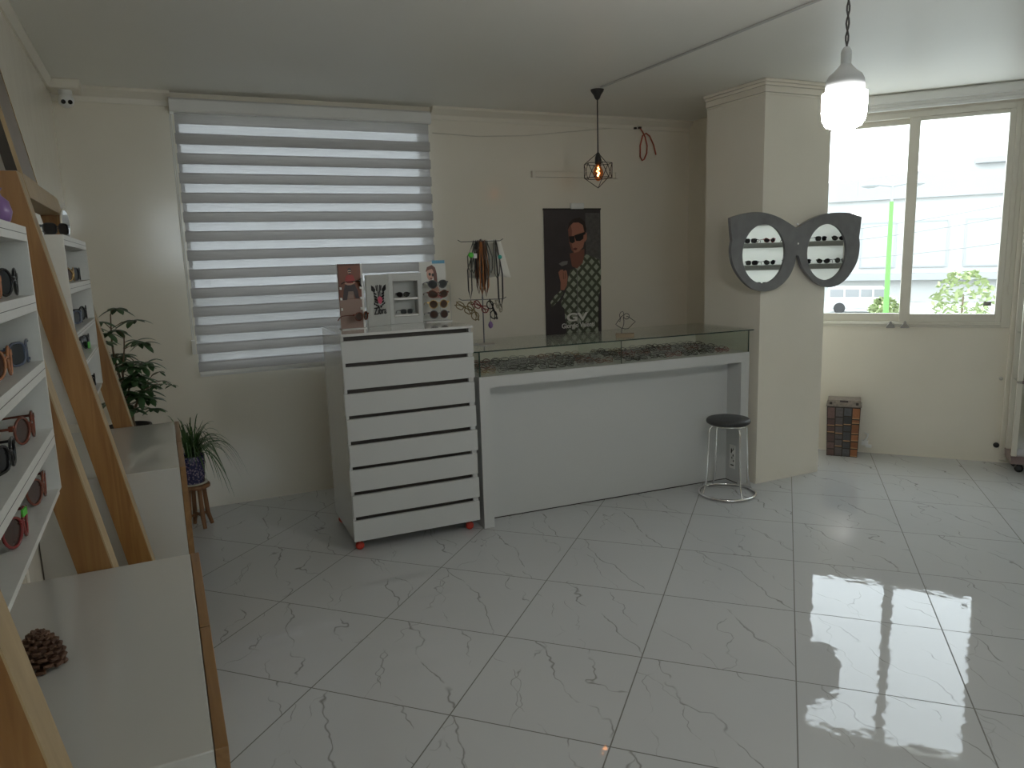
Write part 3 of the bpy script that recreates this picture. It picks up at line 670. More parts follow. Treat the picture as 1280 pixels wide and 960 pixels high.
b = MB(); b.use('planter'); b.lathe([(.09, 0), (.10, .01), (.105, .3), (.11, .79), (.118, .80), (.118, .83), (.108, .83), (.106, .79)], 0, 0, 28); b.build('planter', parent=sc)
b = MB(); b.use('soil'); b.lathe([(.106, .80), (.06, .812), (.0005, .818)], 0, 0, 24); b.build('soil', parent=sc)
sb = MB(); sb.use('stem'); lb = MB(); lb.use('leaf'); rr = random.Random(5)
whorls = []
for (bx, by, tx, ty, tz) in ((-.02, 0, -.10, -.05, 1.38), (.01, .01, .02, .0, 1.30), (.02, -.01, .10, -.03, 1.05), (0, .02, -.03, .08, 1.42), (.015, 0, .05, .05, 1.17)):
    pts = []
    for i in range(9):
        t = i / 8; pts.append(Vector((bx + (tx - bx) * t ** 1.3 + .012 * sin(7 * t + bx * 90), by + (ty - by) * t, .80 + (tz - .80) * t)))
    sb.tube(pts, [.009 - .006 * i / 8 for i in range(9)], 7)
    for i in range(3, 9):
        for rep in range(1 + i % 2):
            a = rr.uniform(0, 2 * pi); ln = rr.uniform(.05, .11); st = pts[i]; e = st + Vector((cos(a) * ln, sin(a) * ln, rr.uniform(.01, .06)))
            if e.y > .45: continue
            sb.tube([st, (st + e) / 2 + Vector((0, 0, .012)), e], .0022, 5); whorls.append((e, a))
br = [Vector((.02, 0, .87)), Vector((.05, -.02, .93)), Vector((.075, -.02, 1.0)), Vector((.10, -.03, 1.045)), Vector((.15, -.03, 1.058)), Vector((.20, -.02, 1.055)), Vector((.235, -.02, 1.03))]
sb.tube(br, [.006, .005, .004, .003, .0025, .002, .002], 6)
for p in (br[2], br[3], br[6], br[5]): whorls.append((p, rr.uniform(0, 6)))
for e, a in whorls:
    small = e.x > .14
    for k in range(4 if small else 6):
        aa = a + 2 * pi * k / (4 if small else 6) + rr.uniform(-.2, .2); el = rr.uniform(-.25, .35)
        leaf(lb, e, (cos(aa) * cos(el), sin(aa) * cos(el), sin(el)), rr.uniform(.04, .055) if small else rr.uniform(.08, .115), .018 if small else .034, 1.1)
sb.build('stems', parent=sc); lb.build('foliage', parent=sc)

st = thing('plant_stool', 'little brown wooden stool carrying the blue patterned flower pot', 'stool', (.097, 5.03, 0))
b = MB(); b.use('wood_dark'); b.lathe([(.078, .262), (.086, .266), (.086, .284), (.078, .288), (.0005, .288)], 0, 0, 28); b.lathe([(.0005, .262), (.078, .262)], 0, 0, 28); b.build('seat', parent=st)
for k in range(4):
    a = 2 * pi * k / 4 + .35; b = MB(); b.use('wood_dark'); c, s_ = cos(a), sin(a)
    b.tube([(.048 * c, .048 * s_, .264), (.052 * c, .052 * s_, .20), (.060 * c, .060 * s_, .08), (.080 * c, .080 * s_, .005)], [.016, .015, .016, .013], 6); b.build('leg', parent=st)
b = MB(); b.use('wood_dark')
for k in range(2):
    a = pi * k / 2 + .35; b.tube([(.058 * cos(a), .058 * sin(a), .085), (-.058 * cos(a), -.058 * sin(a), .085)], .009, 6)
b.build('stretcher', parent=st)
m, nt, bb = new_mat('blue_floral_glaze'); tc = nt.nodes.new('ShaderNodeTexCoord'); vo = nt.nodes.new('ShaderNodeTexVoronoi'); vo.inputs['Scale'].default_value = 75
rp = nt.nodes.new('ShaderNodeValToRGB'); e = rp.color_ramp.elements; e[0].color = (.42, .40, .46, 1); e[0].position = .12; e[1].color = (.04, .045, .12, 1); e[1].position = .55
x_ = e.new(.32); x_.color = (.20, .15, .25, 1); nt.links.new(tc.outputs['Object'], vo.inputs['Vector']); nt.links.new(vo.outputs['Distance'], rp.inputs['Fac']); nt.links.new(rp.outputs['Color'], bb.inputs['Base Color']); bb.inputs['Roughness'].default_value = .25
M['floral'] = m
sp = thing('spider_plant', 'strappy green plant in a blue flowered pot on the little wooden stool', 'plant', (.085, 5.03, .289))
b = MB(); b.use('trim'); b.lathe([(.06, 0), (.086, .006), (.088, .012), (.07, .010)], 0, 0, 28); b.build('saucer', parent=sp)
b = MB(); b.use('floral'); b.lathe([(.058, .010), (.068, .012), (.074, .06), (.080, .13), (.082, .185), (.078, .19), (.074, .18), (.072, .165)], 0, 0, 32); b.build('pot', parent=sp)
b = MB(); b.use('soil'); b.lathe([(.073, .17), (.0005, .176)], 0, 0, 20); b.build('soil', parent=sp)
b = MB(); b.use('leaf2'); rr = random.Random(3)
for i in range(84):
    a = rr.gauss(-.25, 1.0) if i < 58 else rr.uniform(0, 2 * pi); reach = rr.uniform(.07, .33) * (1 if cos(a) > 0 else .45); hh = rr.uniform(.12, .29)
    if reach * sin(a) > .25: continue
    drop = rr.uniform(.02, .40) if reach > .14 else rr.uniform(-.06, .08)
    base = Vector((rr.uniform(-.03, .03), rr.uniform(-.03, .03), .17)); ax = Vector((cos(a), sin(a), 0)); sd = Vector((-sin(a), cos(a), 0)); vs = []; N_ = 9
    for k in range(N_ + 1):
        t = k / N_; x = reach * (t ** .9); z = 4 * hh * t * (1 - t * .5) * .5 - drop * t ** 2.6; w = .0052 * (1 - t) ** .5 * (.5 + .5 * min(1, t * 6)) + .0004
        p = base + ax * x + Vector((0, 0, z)); vs += [p + sd * w, p + Vector((0, 0, -w * .6)), p - sd * w]
    b.add(vs, [(k * 3 + j, k * 3 + j + 1, k * 3 + j + 4, k * 3 + j + 3) for k in range(N_) for j in (0, 1)], True)
b.build('foliage', parent=sp)
# ------------------------------------------------------------------ drawer unit on castors
dr = thing('drawer_unit', 'white eight-drawer unit on red castors standing beside the counter', 'drawer unit', (.882, 4.102, 0), math.radians(-1.4))
W, D = .768, .575
b = MB(); b.use('white_gloss').box(0, .016, .004, D, .066, 1.248).box(W - .016, W, .004, D, .066, 1.248).box(.016, W - .016, D - .012, D, .066, 1.248).box(.016, W - .016, .004, D - .012, .066, .08)
b.build('carcass', parent=dr)
b = MB(); b.use('white_gloss').box(-.003, W + .003, -.022, D, 1.248, 1.263); b.build('top', parent=dr, bevel=.002)
P_ = (1.248 - .066) / 8
for k in range(8):
    z1 = 1.248 - k * P_; dz = (.0, .002, .0, .003, .001, .003, .002, 0)[k]; dx = (0, .002, -.003, .001, .003, -.002, .002, 0)[k]; yo = (-.018, -.016, -.021, -.018, -.02, -.017, -.021, -.018)[k]
    b = MB(); b.use('white_matt').box(-.002 + dx, W + .003 + dx, yo, .002, z1 - P_, z1 - .0245 + dz); d_ = b.build('drawer', parent=dr, bevel=.0015)
    b = MB(); b.use('dark_gap').box(.016, W - .030, .012, .016, z1 - .027, z1).box(.016, W - .030, yo + .002, .014, z1 - .032, z1 - .0275); b.build('finger_channel', parent=d_)
    if k: b = MB(); b.use('white_matt').box(W - .030, W, -.006, .012, z1 - .0245, z1).box(0, .016, -.006, .012, z1 - .0245, z1); b.build('carcass_rail', parent=d_)
for x, y in ((.035, .03), (W - .05, .03), (.035, D - .04), (W - .05, D - .04)):
    b = MB(); b.use('black'); b.box(x - .022, x + .022, y - .018, y + .018, .056, .067).box(x - .014, x + .014, y - .006, y + .022, .035, .057); ca = b.build('castor', parent=dr, bevel=.002)
    b = MB(); b.use('red_rubber'); b.lathe([(.008, -.011), (.023, -.010), (.025, -.005), (.025, .005), (.023, .010), (.008, .011)], 0, 0, 20); b.xf(T(x, y, .0255) @ Matrix.Rotation(pi / 2, 4, 'X')); b.build('wheel', parent=ca)

# ------------------------------------------------------------------ counter with glass showcase
CA = math.radians(-2.9); CO = (1.683, 4.072)
cn = thing('display_counter', 'long white counter with a glass showcase full of eyeglasses on top', 'counter', (*CO, 0), CA)
LX, DY = 2.004, .625
b = MB(); b.use('white_matt').box(0, .066, 0, DY, 0, .948).box(1.936, LX, 0, DY, 0, .948).box(.066, 1.936, 0, DY, .88, .948)
b.use('dark_gap').box(.0, .001, -.0006, 0, .0, .001)
b.build('frame', parent=cn, bevel=.0015)
b = MB(); b.use('white_matt').box(.066, 1.936, .148, .164, 0, .88); b.build('recessed_panel', parent=cn)
b = MB(); b.use('dark_gap').box(.066, 1.936, .1465, .148, 0, .006).box(1.9345, 1.936, .02, .148, 0, .006); b.build('skirting_gap', parent=cn)
b = MB(); b.use('paper').box(1.9335, 1.936, .045, .105, .10, .27).use('black')
for q in ((.058, .066, .235, .25), (.078, .09, .21, .245), (.06, .07, .19, .205), (.074, .082, .17, .185), (.055, .066, .15, .165), (.058, .092, .12, .128), (.07, .086, .225, .232)): b.box(1.9325, 1.9335, *q)
b.build('fragile_sticker', parent=cn)
g = MB(); g.use('case_glass').box(.004, LX - .004, .004, .010, .949, 1.097); g.build('front_glass', parent=cn)
for x in (.004, LX - .010): g = MB(); g.use('case_glass').box(x, x + .006, .011, DY - .012, .949, 1.097); g.build('end_glass', parent=cn)
g = MB(); g.use('case_glass').box(.98, .986, .011, DY - .012, .949, 1.097).use('glass_edge').box(.98, .986, .0102, .011, .949, 1.097); g.build('divider_glass', parent=cn)
g = MB(); g.use('case_glass').box(-.026, LX + .03, -.004, DY + .006, 1.0975, 1.1050); tg = g.build('top_glass', parent=cn)
g = MB(); g.use('glass_edge').box(-.026, LX + .03, -.0052, -.004, 1.0975, 1.1050).box(-.0272, -.026, -.0052, DY + .006, 1.0975, 1.105).box(.003, .012, .003, .0042, .949, 1.097).box(LX - .012, LX - .003, .003, .0042, .949, 1.097); g.build('glass_edge', parent=tg)
g = MB(); g.use('trim').box(.004, LX - .004, DY - .012, DY - .004, .949, 1.097); g.build('back_panel', parent=cn)

# eyeglasses lying in rows inside the showcase: one mesh each
def eyeglass_mesh(style, frame, th):
    ol = outline(style)[::2]; b = MB(); b.use(frame); zc = .026
    for s in (-1, 1): b.tube([(s * (.033 + x), 0, zc + z) for x, z in ol], th, 5, closed=True)
    b.tube([(-.0085, 0, zc + .006), (0, -.001, zc + .010), (.0085, 0, zc + .006)], th, 5)
    for s in (-1, 1):
        b.tube([(s * .060, .0, zc + .010), (s * .067, .004, zc + .010), (s * .064, .010 + .004 * s, zc + .009), (s * -.035, .014 + .004 * s, zc + .004), (s * -.062, .013 + .004 * s, zc - .012)], th * .9, 5)
    o = b.build('eyeglasses'); return o
rr = random.Random(11); protos = {}
kinds = [('square', 'fr_black', .0021, 'thin black rectangular eyeglasses laid in the glass counter case'), ('round', 'fr_gun', .0014, 'grey metal round eyeglasses laid in the glass counter case'),
         ('square', 'fr_gun', .0015, 'grey metal rectangular eyeglasses laid in the glass counter case'), ('round', 'fr_black', .0022, 'black round eyeglasses laid in the glass counter case'),
         ('cat', 'fr_tort', .0021, 'brown tortoiseshell eyeglasses laid in the glass counter case'), ('aviator', 'fr_gold', .0014, 'gold wire aviator eyeglasses laid in the glass counter case'),
         ('cat', 'fr_red', .0019, 'dark red eyeglasses laid in the glass counter case')]
wts = [26, 20, 18, 16, 9, 7, 4]
ctm = T(*CO, 0) @ RZ(CA)
for row in range(7):
    nrow = 14
    for i in range(nrow):
        x = .085 + (LX - .17) * (i + .5 * (row % 2) * .6) / (nrow - .5) + rr.uniform(-.006, .006); y = .075 + row * .077 + rr.uniform(-.006, .006)
        if abs(x - .983) < .075: x += .08 if x > .983 else -.07
        k = rr.choices(range(7), wts)[0]; st_, fr_, th_, lb_ = kinds[k]
        if k not in protos: o = protos[k] = eyeglass_mesh(st_, fr_, th_)
        else: o = protos[k].copy(); COL.objects.link(o)
        p = ctm @ Vector((x, y, .9505)); o.location = p; o.scale = (.95,) * 3; o.rotation_euler = (rr.uniform(-1.15, -.75), rr.uniform(-.05, .05), CA + rr.uniform(-.22, .22))
        tag(o, lb_, 'eyeglasses', 'eyeglasses laid in rows in the glass counter case: ' + lb_.split(' eyeglasses')[0])

# ------------------------------------------------------------------ prints drawn as flat inked polygons
def inks(b, polys, w, h, y0=0, step=.00025):
    for i, (m, pts) in enumerate(polys):
        if m not in M: M[m] = mat(m, INK[m], .4)
        b.use(m); y = y0 - i * step
        b.add([(w * (u - .5), y, h * (1 - v)) for u, v in pts], [tuple(range(len(pts)))])
def ell(cx, cy, rx, ry, n=16, a0=0): return [(cx + rx * cos(2 * pi * k / n + a0), cy + ry * sin(2 * pi * k / n + a0)) for k in range(n)]
INK = dict(ink_night=(.050, .041, .044), ink_stone=(.105, .10, .098), ink_skin=(.40, .17, .115), ink_skin_shade=(.22, .085, .06), ink_hair=(.03, .018, .014), ink_lens=(.008, .007, .007), ink_silver=(.20, .19, .18),
           ink_lip=(.14, .035, .03), ink_white=(.75, .74, .70), ink_rust=(.19, .055, .025), ink_rust_dark=(.10, .028, .014), ink_floor=(.30, .20, .165), ink_red=(.36, .025, .02), ink_trouser=(.035, .02, .022), ink_pale_skin=(.52, .30, .22),
           ink_card=(.72, .72, .68), ink_auburn=(.15, .05, .03), ink_pink=(.60, .12, .18), ink_blue=(.10, .35, .55), ink_black=(.012, .012, .014), ink_peach=(.62, .36, .28), ink_box=(.24, .17, .14))
M['ink_check'] = check_mat()
for k_, c_ in INK.items(): M[k_] = mat(k_, c_, .4)
def q6(*pts): return [((x - 50) / 375, (y - 37) / 900) for x, y in pts]
pw, ph = .530, 1.081
po = thing('hanging_banner', 'dark banner of a man in sunglasses and checked shirt hanging behind the counter', 'banner', (3.105, YB - .014, .931))
M['ink_night'] = mat('ink_night', INK['ink_night'], .35, var=.25, vscale=9); M['ink_stone'] = mat('ink_stone', INK['ink_stone'], .35, var=.6, vscale=30)
b = MB(); b.use('ink_night').box(-pw / 2, pw / 2, .001, .004, 0, ph)
inks(b, [('ink_stone', q6((322, 60), (420, 60), (424, 560), (330, 420), (322, 250))),
  ('ink_check', q6((215, 440), (260, 425), (318, 335), (345, 345), (412, 375), (424, 430), (424, 560), (405, 640), (400, 936), (140, 936), (160, 760), (150, 660), (185, 575), (200, 500))),
  ('ink_check', q6((82, 650), (110, 610), (150, 575), (168, 592), (140, 640), (110, 668), (88, 685))),
  ('ink_night', q6((95, 690), (140, 660), (172, 700), (190, 936), (80, 936))),
  ('ink_skin_shade', q6((213, 330), (312, 300), (312, 340), (300, 395), (262, 432), (228, 415))),
  ('ink_skin', q6((206, 170), (214, 138), (240, 116), (275, 112), (304, 130), (318, 178), (318, 235), (304, 290), (274, 318), (244, 326), (226, 306), (212, 255))),
  ('ink_skin_shade', q6((206, 170), (222, 132), (232, 180), (226, 250), (236, 300), (244, 326), (226, 306), (212, 255))),
  ('ink_skin', q6((314, 190), (330, 193), (330, 235), (316, 255))),
  ('ink_hair', q6((204, 172), (212, 125), (240, 98), (285, 90), (316, 115), (328, 165), (324, 190), (314, 190), (304, 140), (275, 122), (240, 124), (216, 148))),
  ('ink_lens', q6((210, 214), (246, 212), (250, 250), (232, 262), (214, 250))), ('ink_lens', q6((246, 208), (318, 186), (322, 200), (308, 208), (306, 232), (284, 246), (258, 246), (250, 226))),
  ('ink_lip', q6((236, 296), (252, 290), (266, 296), (256, 308), (240, 306))),
  ('ink_silver', q6((140, 395), (165, 380), (200, 378), (196, 400), (160, 412))),
  ('ink_skin', q6((136, 452), (150, 436), (166, 434), (172, 446), (182, 438), (192, 446), (197, 488), (190, 545), (172, 574), (148, 572), (150, 520), (142, 480))),
  ('ink_skin_shade', q6((166, 452), (170, 452), (174, 500), (168, 500))), ('ink_skin_shade', q6((180, 452), (184, 454), (184, 495), (179, 495))),
  ('ink_silver', q6((258, 440), (262, 440), (264, 936), (258, 936)))], pw, ph)
b.build('print', parent=po)
b = MB(); b.use('blackm').box(-pw / 2 - .003, pw / 2 + .003, -.003, .008, ph - .004, ph + .010); b.build('top_bar', parent=po)
def q6z(x, y): return (pw * ((x - 50) / 375 - .5), ph * (1 - (y - 37) / 900))
x_, z_ = q6z(254, 788); text('logo_letters', 'GV', .092, 'ink_white', po, T(x_, -.0055, z_) @ RX90, bold=.0028, sx=1.6)
x_, z_ = q6z(263, 834); text('name_letters', 'Giorgio Valenti', .056, 'ink_white', po, T(x_, -.0055, z_) @ RX90, bold=.0009, sx=.92)
b = MB(); b.use('rail').box(-.02, .10, -.02, .01, ph + .004, ph + .05); b.build('glare_block', parent=po, bevel=.006)  # white block painting in the glare on the banner's top edge

# ------------------------------------------------------------------ displays on the drawer unit
ZT = 1.2635
rc = thing('display_card', 'narrow rust-coloured eyewear card with a seated man in a red shirt', 'display stand', (1.016, 4.375, ZT), math.radians(2))
cw, ch = .136, .378
b = MB(); b.use('paper').box(-cw / 2, cw / 2 + .012, .001, .008, 0, ch)
inks(b, [('ink_rust', [(0, 0), (1, 0), (1, .56), (0, .56)]), ('ink_floor', [(0, .54), (1, .54), (1, 1), (0, 1)]), ('ink_rust_dark', [(0, 0), (1, 0), (1, .03), (.06, .03), (.06, .5), (0, .5)]),
  ('ink_box', [(.36, .38), (.66, .38), (.66, .535), (.36, .535)]), ('ink_floor', [(.42, .47), (.62, .47), (.62, .52), (.42, .52)]),
  ('ink_trouser', [(.30, .315), (.72, .315), (.84, .42), (.88, .53), (.72, .535), (.64, .42), (.42, .42), (.34, .55), (.16, .55), (.22, .40)]),
  ('ink_pale_skin', [(.30, .26), (.40, .29), (.54, .30), (.74, .25), (.76, .29), (.56, .325), (.40, .325), (.28, .30)]),
  ('ink_red', [(.36, .185), (.46, .165), (.58, .165), (.68, .185), (.74, .26), (.66, .27), (.64, .295), (.40, .295), (.38, .27), (.30, .26)]),
  ('ink_pale_skin', ell(.52, .12, .075, .042)), ('ink_hair', [(.43, .11), (.45, .075), (.52, .062), (.59, .075), (.61, .11), (.57, .095), (.47, .095)]), ('ink_hair', [(.46, .142), (.58, .142), (.56, .162), (.48, .162)]), ('ink_lens', [(.46, .112), (.59, .108), (.59, .124), (.46, .128)])], cw, ch)
b.build('printed_card', parent=rc)
for v in (.37, .53, .69):
    for u in (.08, .94): b = MB(); b.use('paper').box(cw * (u - .5) - .005, cw * (u - .5) + .005, -.014, 0, ch * (1 - v) - .007, ch * (1 - v) + .007); b.build('peg', parent=rc, bevel=.001)
b = MB(); b.use('paper').box(-cw / 2, cw / 2 + .012, -.03, .05, 0, .004); b.build('foot', parent=rc)
sunglasses('round', 'fr_tort', 'lens_brown', (1.068, 4.312, 1.312), math.radians(38), 'brown round sunglasses held low on the rust-coloured card with the seated man')
sunglasses('round', 'fr_black', 'lens_dark', (1.098, 4.40, 1.505), math.radians(72), 'dark round sunglasses peeking out behind the rust-coloured card', scale=1)

zx = thing('display_box', 'folding grey-white eyewear box with a zebra face and window shelves', 'display stand', (1.285, 4.50, ZT), math.radians(-6))
bw, bh = .205, .308; M['box_grey'] = mat('pale_grey_card', (.56, .57, .55), .45)
b = MB(); b.use('box_grey').box(0, .025, 0, .11, 0, bh).box(bw - .025, bw, 0, .11, 0, bh).box(.025, bw - .025, 0, .11, bh - .045, bh).box(.025, bw - .025, 0, .11, 0, .044).box(.025, bw - .025, .104, .11, .044, bh - .045); b.build('box_body', parent=zx, bevel=.001)
b = MB(); b.use('alu_grey').box(.024, .027, -.001, .003, .044, bh - .044).box(bw - .027, bw - .024, -.001, .003, .044, bh - .044).box(.024, bw - .024, -.001, .003, .043, .046).box(.024, bw - .024, -.001, .003, bh - .047, bh - .044); b.build('window_edge', parent=zx)
for z in (.047, .150): b = MB(); b.use('paper').box(.027, bw - .027, .004, .103, z - .003, z + .010); b.build('shelf', parent=zx)
b = MB(); pw2 = .200
b.use('box_grey').box(-pw2 / 2, pw2 / 2, 0.001, .012, 0, bh)
Zb = []
def zz(*pts): return [((x - 400) / 250, (y - 225) / 620) for x, y in pts]
for s in (1, -1):
    m_ = lambda *pts: zz(*[(530 + s * (x - 530), y) for x, y in pts])
    Zb += [('ink_black', m_((455, 360), (472, 372), (488, 400), (480, 425), (455, 405))), ('ink_black', m_((500, 365), (508, 362), (512, 410), (504, 412))), ('ink_black', m_((516, 360), (522, 360), (524, 420), (519, 425))),
           ('ink_black', m_((478, 438), (500, 452), (498, 466), (476, 455))), ('ink_black', m_((480, 470), (506, 490), (502, 505), (478, 488))), ('ink_black', m_((484, 505), (508, 525), (504, 540), (482, 524))), ('ink_black', m_((484, 540), (510, 556), (508, 570), (486, 558))),
           ('ink_black', m_((470, 560), (482, 570), (480, 584), (470, 578))), ('ink_black', m_((488, 578), (508, 588), (506, 600), (490, 594))), ('ink_black', m_((508, 600), (526, 600), (522, 622), (510, 618))), ('ink_black', m_((518, 440), (527, 440), (526, 495), (520, 492)))]
Zb += [('ink_pink', zz((512, 505), (530, 488), (550, 500), (560, 530), (545, 570), (535, 580), (518, 560), (508, 530)))]
def fat(q, k):
    cx, cy = sum(a for a, c in q) / len(q), sum(c for a, c in q) / len(q); return [(cx + (a - cx) * k, cy + (c - cy) * k) for a, c in q]
Zb = [(m_2, fat(q, 1.45 if m_2 == 'ink_black' else 1.1)) for m_2, q in Zb]
inks(b, Zb, pw2, bh)
hinge = Matrix.Translation((-.001, 0, 0)) @ RZ(math.radians(40)) @ T(-pw2 / 2, 0, 0)
b.xf(hinge); dp = b.build('folding_door', parent=zx)
text('brand_letters', 'Zibra', .060, 'ink_black', zx, hinge @ T(.004, -.006, .072) @ RX90, bold=.0009, sx=.85)
sunglasses('aviator', 'fr_black', 'lens_dark', (1.375, 4.508, ZT + .161), math.radians(-14), 'dark sunglasses on the upper shelf inside the zebra display box', scale=.64)
sunglasses('square', 'fr_gun', 'lens_grey', (1.395, 4.508, ZT + .058), math.radians(4), 'grey sunglasses on the lower shelf inside the zebra display box', scale=.64)

wc = thing('eyewear_display', 'white eyewear panel with a red-haired woman and four sunglasses', 'display stand', (1.592, 4.555, ZT), math.radians(-4))
pw3, ph3 = .172, .375
def q5(*pts): return [((x - 40) / 232, (y - 240) / 490) for x, y in pts]
b = MB(); b.use('paper').box(-pw3 / 2, pw3 / 2, .001, .006, 0, ph3)
inks(b, [('ink_card', [(0, 0), (1, 0), (1, 1), (0, 1)]), ('ink_auburn', q5((95, 320), (108, 285), (150, 268), (178, 290), (192, 340), (195, 450), (165, 440), (160, 330))), ('ink_peach', ell(.40, .21, .135, .105)),
  ('ink_auburn', q5((95, 325), (106, 288), (148, 270), (165, 300), (150, 300), (112, 312))), ('ink_lens', ell(.385, .212, .045, .026)), ('ink_lens', ell(.50, .225, .045, .028)),
  ('ink_lip', ell(.43, .285, .04, .012, 10)), ('ink_peach', q5((140, 400), (165, 395), (235, 520), (230, 545), (150, 540), (135, 450))), ('ink_pink', q5((190, 520), (235, 505), (238, 540), (215, 550)))], pw3, ph3)
b.use('ink_blue').box(-.002, pw3 / 2 - .006, -.003, .003, ph3 - .014, ph3 + .006)
b.build('printed_panel', parent=wc)
for x in (.008, .0765):
    b = MB(); b.use('steel').tube([(x, -.115, .004), (x, -.115, .24)], .0016, 6).tube([(x, -.115, .22), (x, .0, .22)], .0016, 6); b.build('rod', parent=wc)
b = MB(); b.use('paper').box(-pw3 / 2, pw3 / 2, -.12, .04, 0, .004); b.build('foot', parent=wc)
wm = T(1.592, 4.555, 0) @ RZ(math.radians(-4))
for v, st_, fr_, ln_, nm in ((.36, 'aviator', 'fr_gun', 'lens_grey', 'highest, over the portrait,'), (.515, 'cat', 'fr_tort', 'lens_brown', 'second from the top'), (.69, 'round', 'fr_gold', 'lens_brown', 'third from the top'), (.86, 'round', 'fr_gun', 'lens_brown', 'lowest')):
    p = wm @ Vector((-.002, -.118, ZT + ph3 * (1 - v) - .032))
    sunglasses(st_, fr_, ln_, p, math.radians(-4), 'sunglasses hung ' + nm + ' on the white panel with the woman', 'sunglasses on the white panel')

# ------------------------------------------------------------------ cord rack on the counter
RA = math.radians(-23); RO = (1.852, 4.372, 1.1055)
rk = thing('cord_rack', 'slim metal rack on the counter hung with eyeglass cords', 'rack', RO, RA)
b = MB(); b.use('steel'); b.lathe([(.068, 0), (.068, .004), (.01, .007), (.006, .012)], 0, 0, 28); b.build('base', parent=rk)
b = MB(); b.use('fr_gun'); b.tube([(0, 0, .006), (0, 0, .66)], .004, 8); b.build('pole', parent=rk)
for z, L_ in ((.648, .142), (.286, .150)):
    for a in (0.04, 1.62):
        b = MB(); b.use('fr_gun'); c, s_ = cos(a), sin(a); l2 = L_ if a < 1 else .07
        b.tube([(-l2 * c, -l2 * s_, z + .012), (-(l2 - .02) * c, -(l2 - .02) * s_, z), ((l2 - .02) * c, (l2 - .02) * s_, z), (l2 * c, l2 * s_, z + .012)], .0026, 6); b.build('arm', parent=rk)
rm = T(*RO) @ RZ(RA)
rr = random.Random(21)
M['cord_brown'] = mat('brown_leather_cord', (.085, .04, .022), .6); M['cord_orange'] = mat('orange_cord', (.34, .12, .03), .6); M['cord_black'] = mat('black_cord', (.016, .015, .015), .5); M['cord_grey'] = mat('grey_green_cord', (.12, .12, .10), .6)
cd = [(-.045, -.07, .19, 'cord_grey', 'grey-green'), (-.03, -.075, .36, 'cord_black', 'black'), (-.02, -.05, .20, 'cord_black', 'black'), (-.02, -.02, .33, 'cord_brown', 'dark brown'), (-.01, -.015, .30, 'cord_brown', 'dark brown'), (0, 0, .34, 'cord_orange', 'orange'), (.004, .005, .22, 'cord_orange', 'orange'), (.01, .012, .31, 'cord_brown', 'dark brown'),
      (.018, .02, .28, 'cord_brown', 'dark brown'), (.025, .03, .33, 'cord_orange', 'orange'), (.03, .04, .24, 'cord_grey', 'grey-green'), (.04, .06, .20, 'cord_grey', 'grey-green'), (-.005, -.03, .26, 'cord_brown', 'dark brown'), (.012, .025, .35, 'cord_brown', 'dark brown'), (.095, .115, .42, 'cord_black', 'black'), (.085, .098, .24, 'cord_grey', 'grey-green')]
for i, (xt, xb_, ln, m_, cn_) in enumerate(cd):
    yy = rr.uniform(-.022, .02); zt = .652; w = rr.uniform(.008, .016); b = MB(); b.use(m_); y2 = yy * .25
    pts = [(xt - w * .3, y2, zt - .02), (xt, y2, zt + .004), (xt + w * .3, y2, zt - .02), (xb_ + w, yy, zt - ln * .5), (xb_ + w * .9, yy, zt - ln * .85), (xb_, yy, zt - ln), (xb_ - w * .9, yy, zt - ln * .85), (xb_ - w, yy, zt - ln * .5)]
    b.tube(pts, .0042 if i != 14 else .0055, 6, closed=True); o = b.build('eyeglass_cord'); o.matrix_world = rm
    solo = {14: 'long black cord hanging apart at the outer end of the cord rack', 15: 'short grey-green cord hanging beside the long black cord on the cord rack', 1: 'long black cord hanging nearest the green sticker on the cord rack'}
    tag(o, solo.get(i, cn_ + ' eyeglass cord in the bunch hanging from the cord rack'), 'cord', None if i in solo else cn_ + ' cords bunched on the rack')
b = MB(); b.use('green_tag'); b.lathe([(.0005, .002), (.017, .002), (.019, 0), (.0005, 0)], 0, 0, 6); b.xf(T(-.062, -.028, .565) @ Matrix.Rotation(pi / 2, 4, 'X')); b.use('paper').box(-.045, -.025, -.027, -.026, .545, .575)
o = b.build('round_tag'); o.matrix_world = rm; tag(o, 'bright green round tag hanging on the cord rack', 'tag')
b = MB(); b.use('teal_tag'); b.lathe([(.0005, .003), (.010, .003), (.013, 0), (.0005, 0)], 0, 0, 18); b.xf(T(.118, -.028, .548) @ Matrix.Rotation(pi / 2, 4, 'X')); o = b.build('round_tag'); o.matrix_world = rm; tag(o, 'small teal round tag hanging on the cord rack', 'tag')
m = mat('thin_white_bag', (.74, .72, .66), .5); M['bag'] = m
b = MB(); b.use('bag'); vs = []
for i in range(9):
    t = i / 8; z = .655 - .235 * t
    for j in range(9): s_ = j / 8 * 2 - 1; hw = .085 + .05 * t; vs.append((.045 + s_ * hw + .012 * (t - .5), .052 + .010 * sin(5 * s_ + 3 * t), z + .006 * sin(4 * s_) * t))
b.add(vs, [(i * 9 + j, i * 9 + j + 1, i * 9 + j + 10, i * 9 + j + 9) for i in range(8) for j in range(8)], True)
o = b.build('white_bag'); sd = o.modifiers.new('thickness', 'SOLIDIFY'); sd.thickness = .0015; o.matrix_world = rm; tag(o, 'thin white bag hanging behind the cords on the rack', 'bag')
M['fr_olive'] = mat('olive_clear_frame', (.23, .17, .08), .2); M['fr_pale'] = mat('pale_clear_frame', (.42, .38, .30), .2)
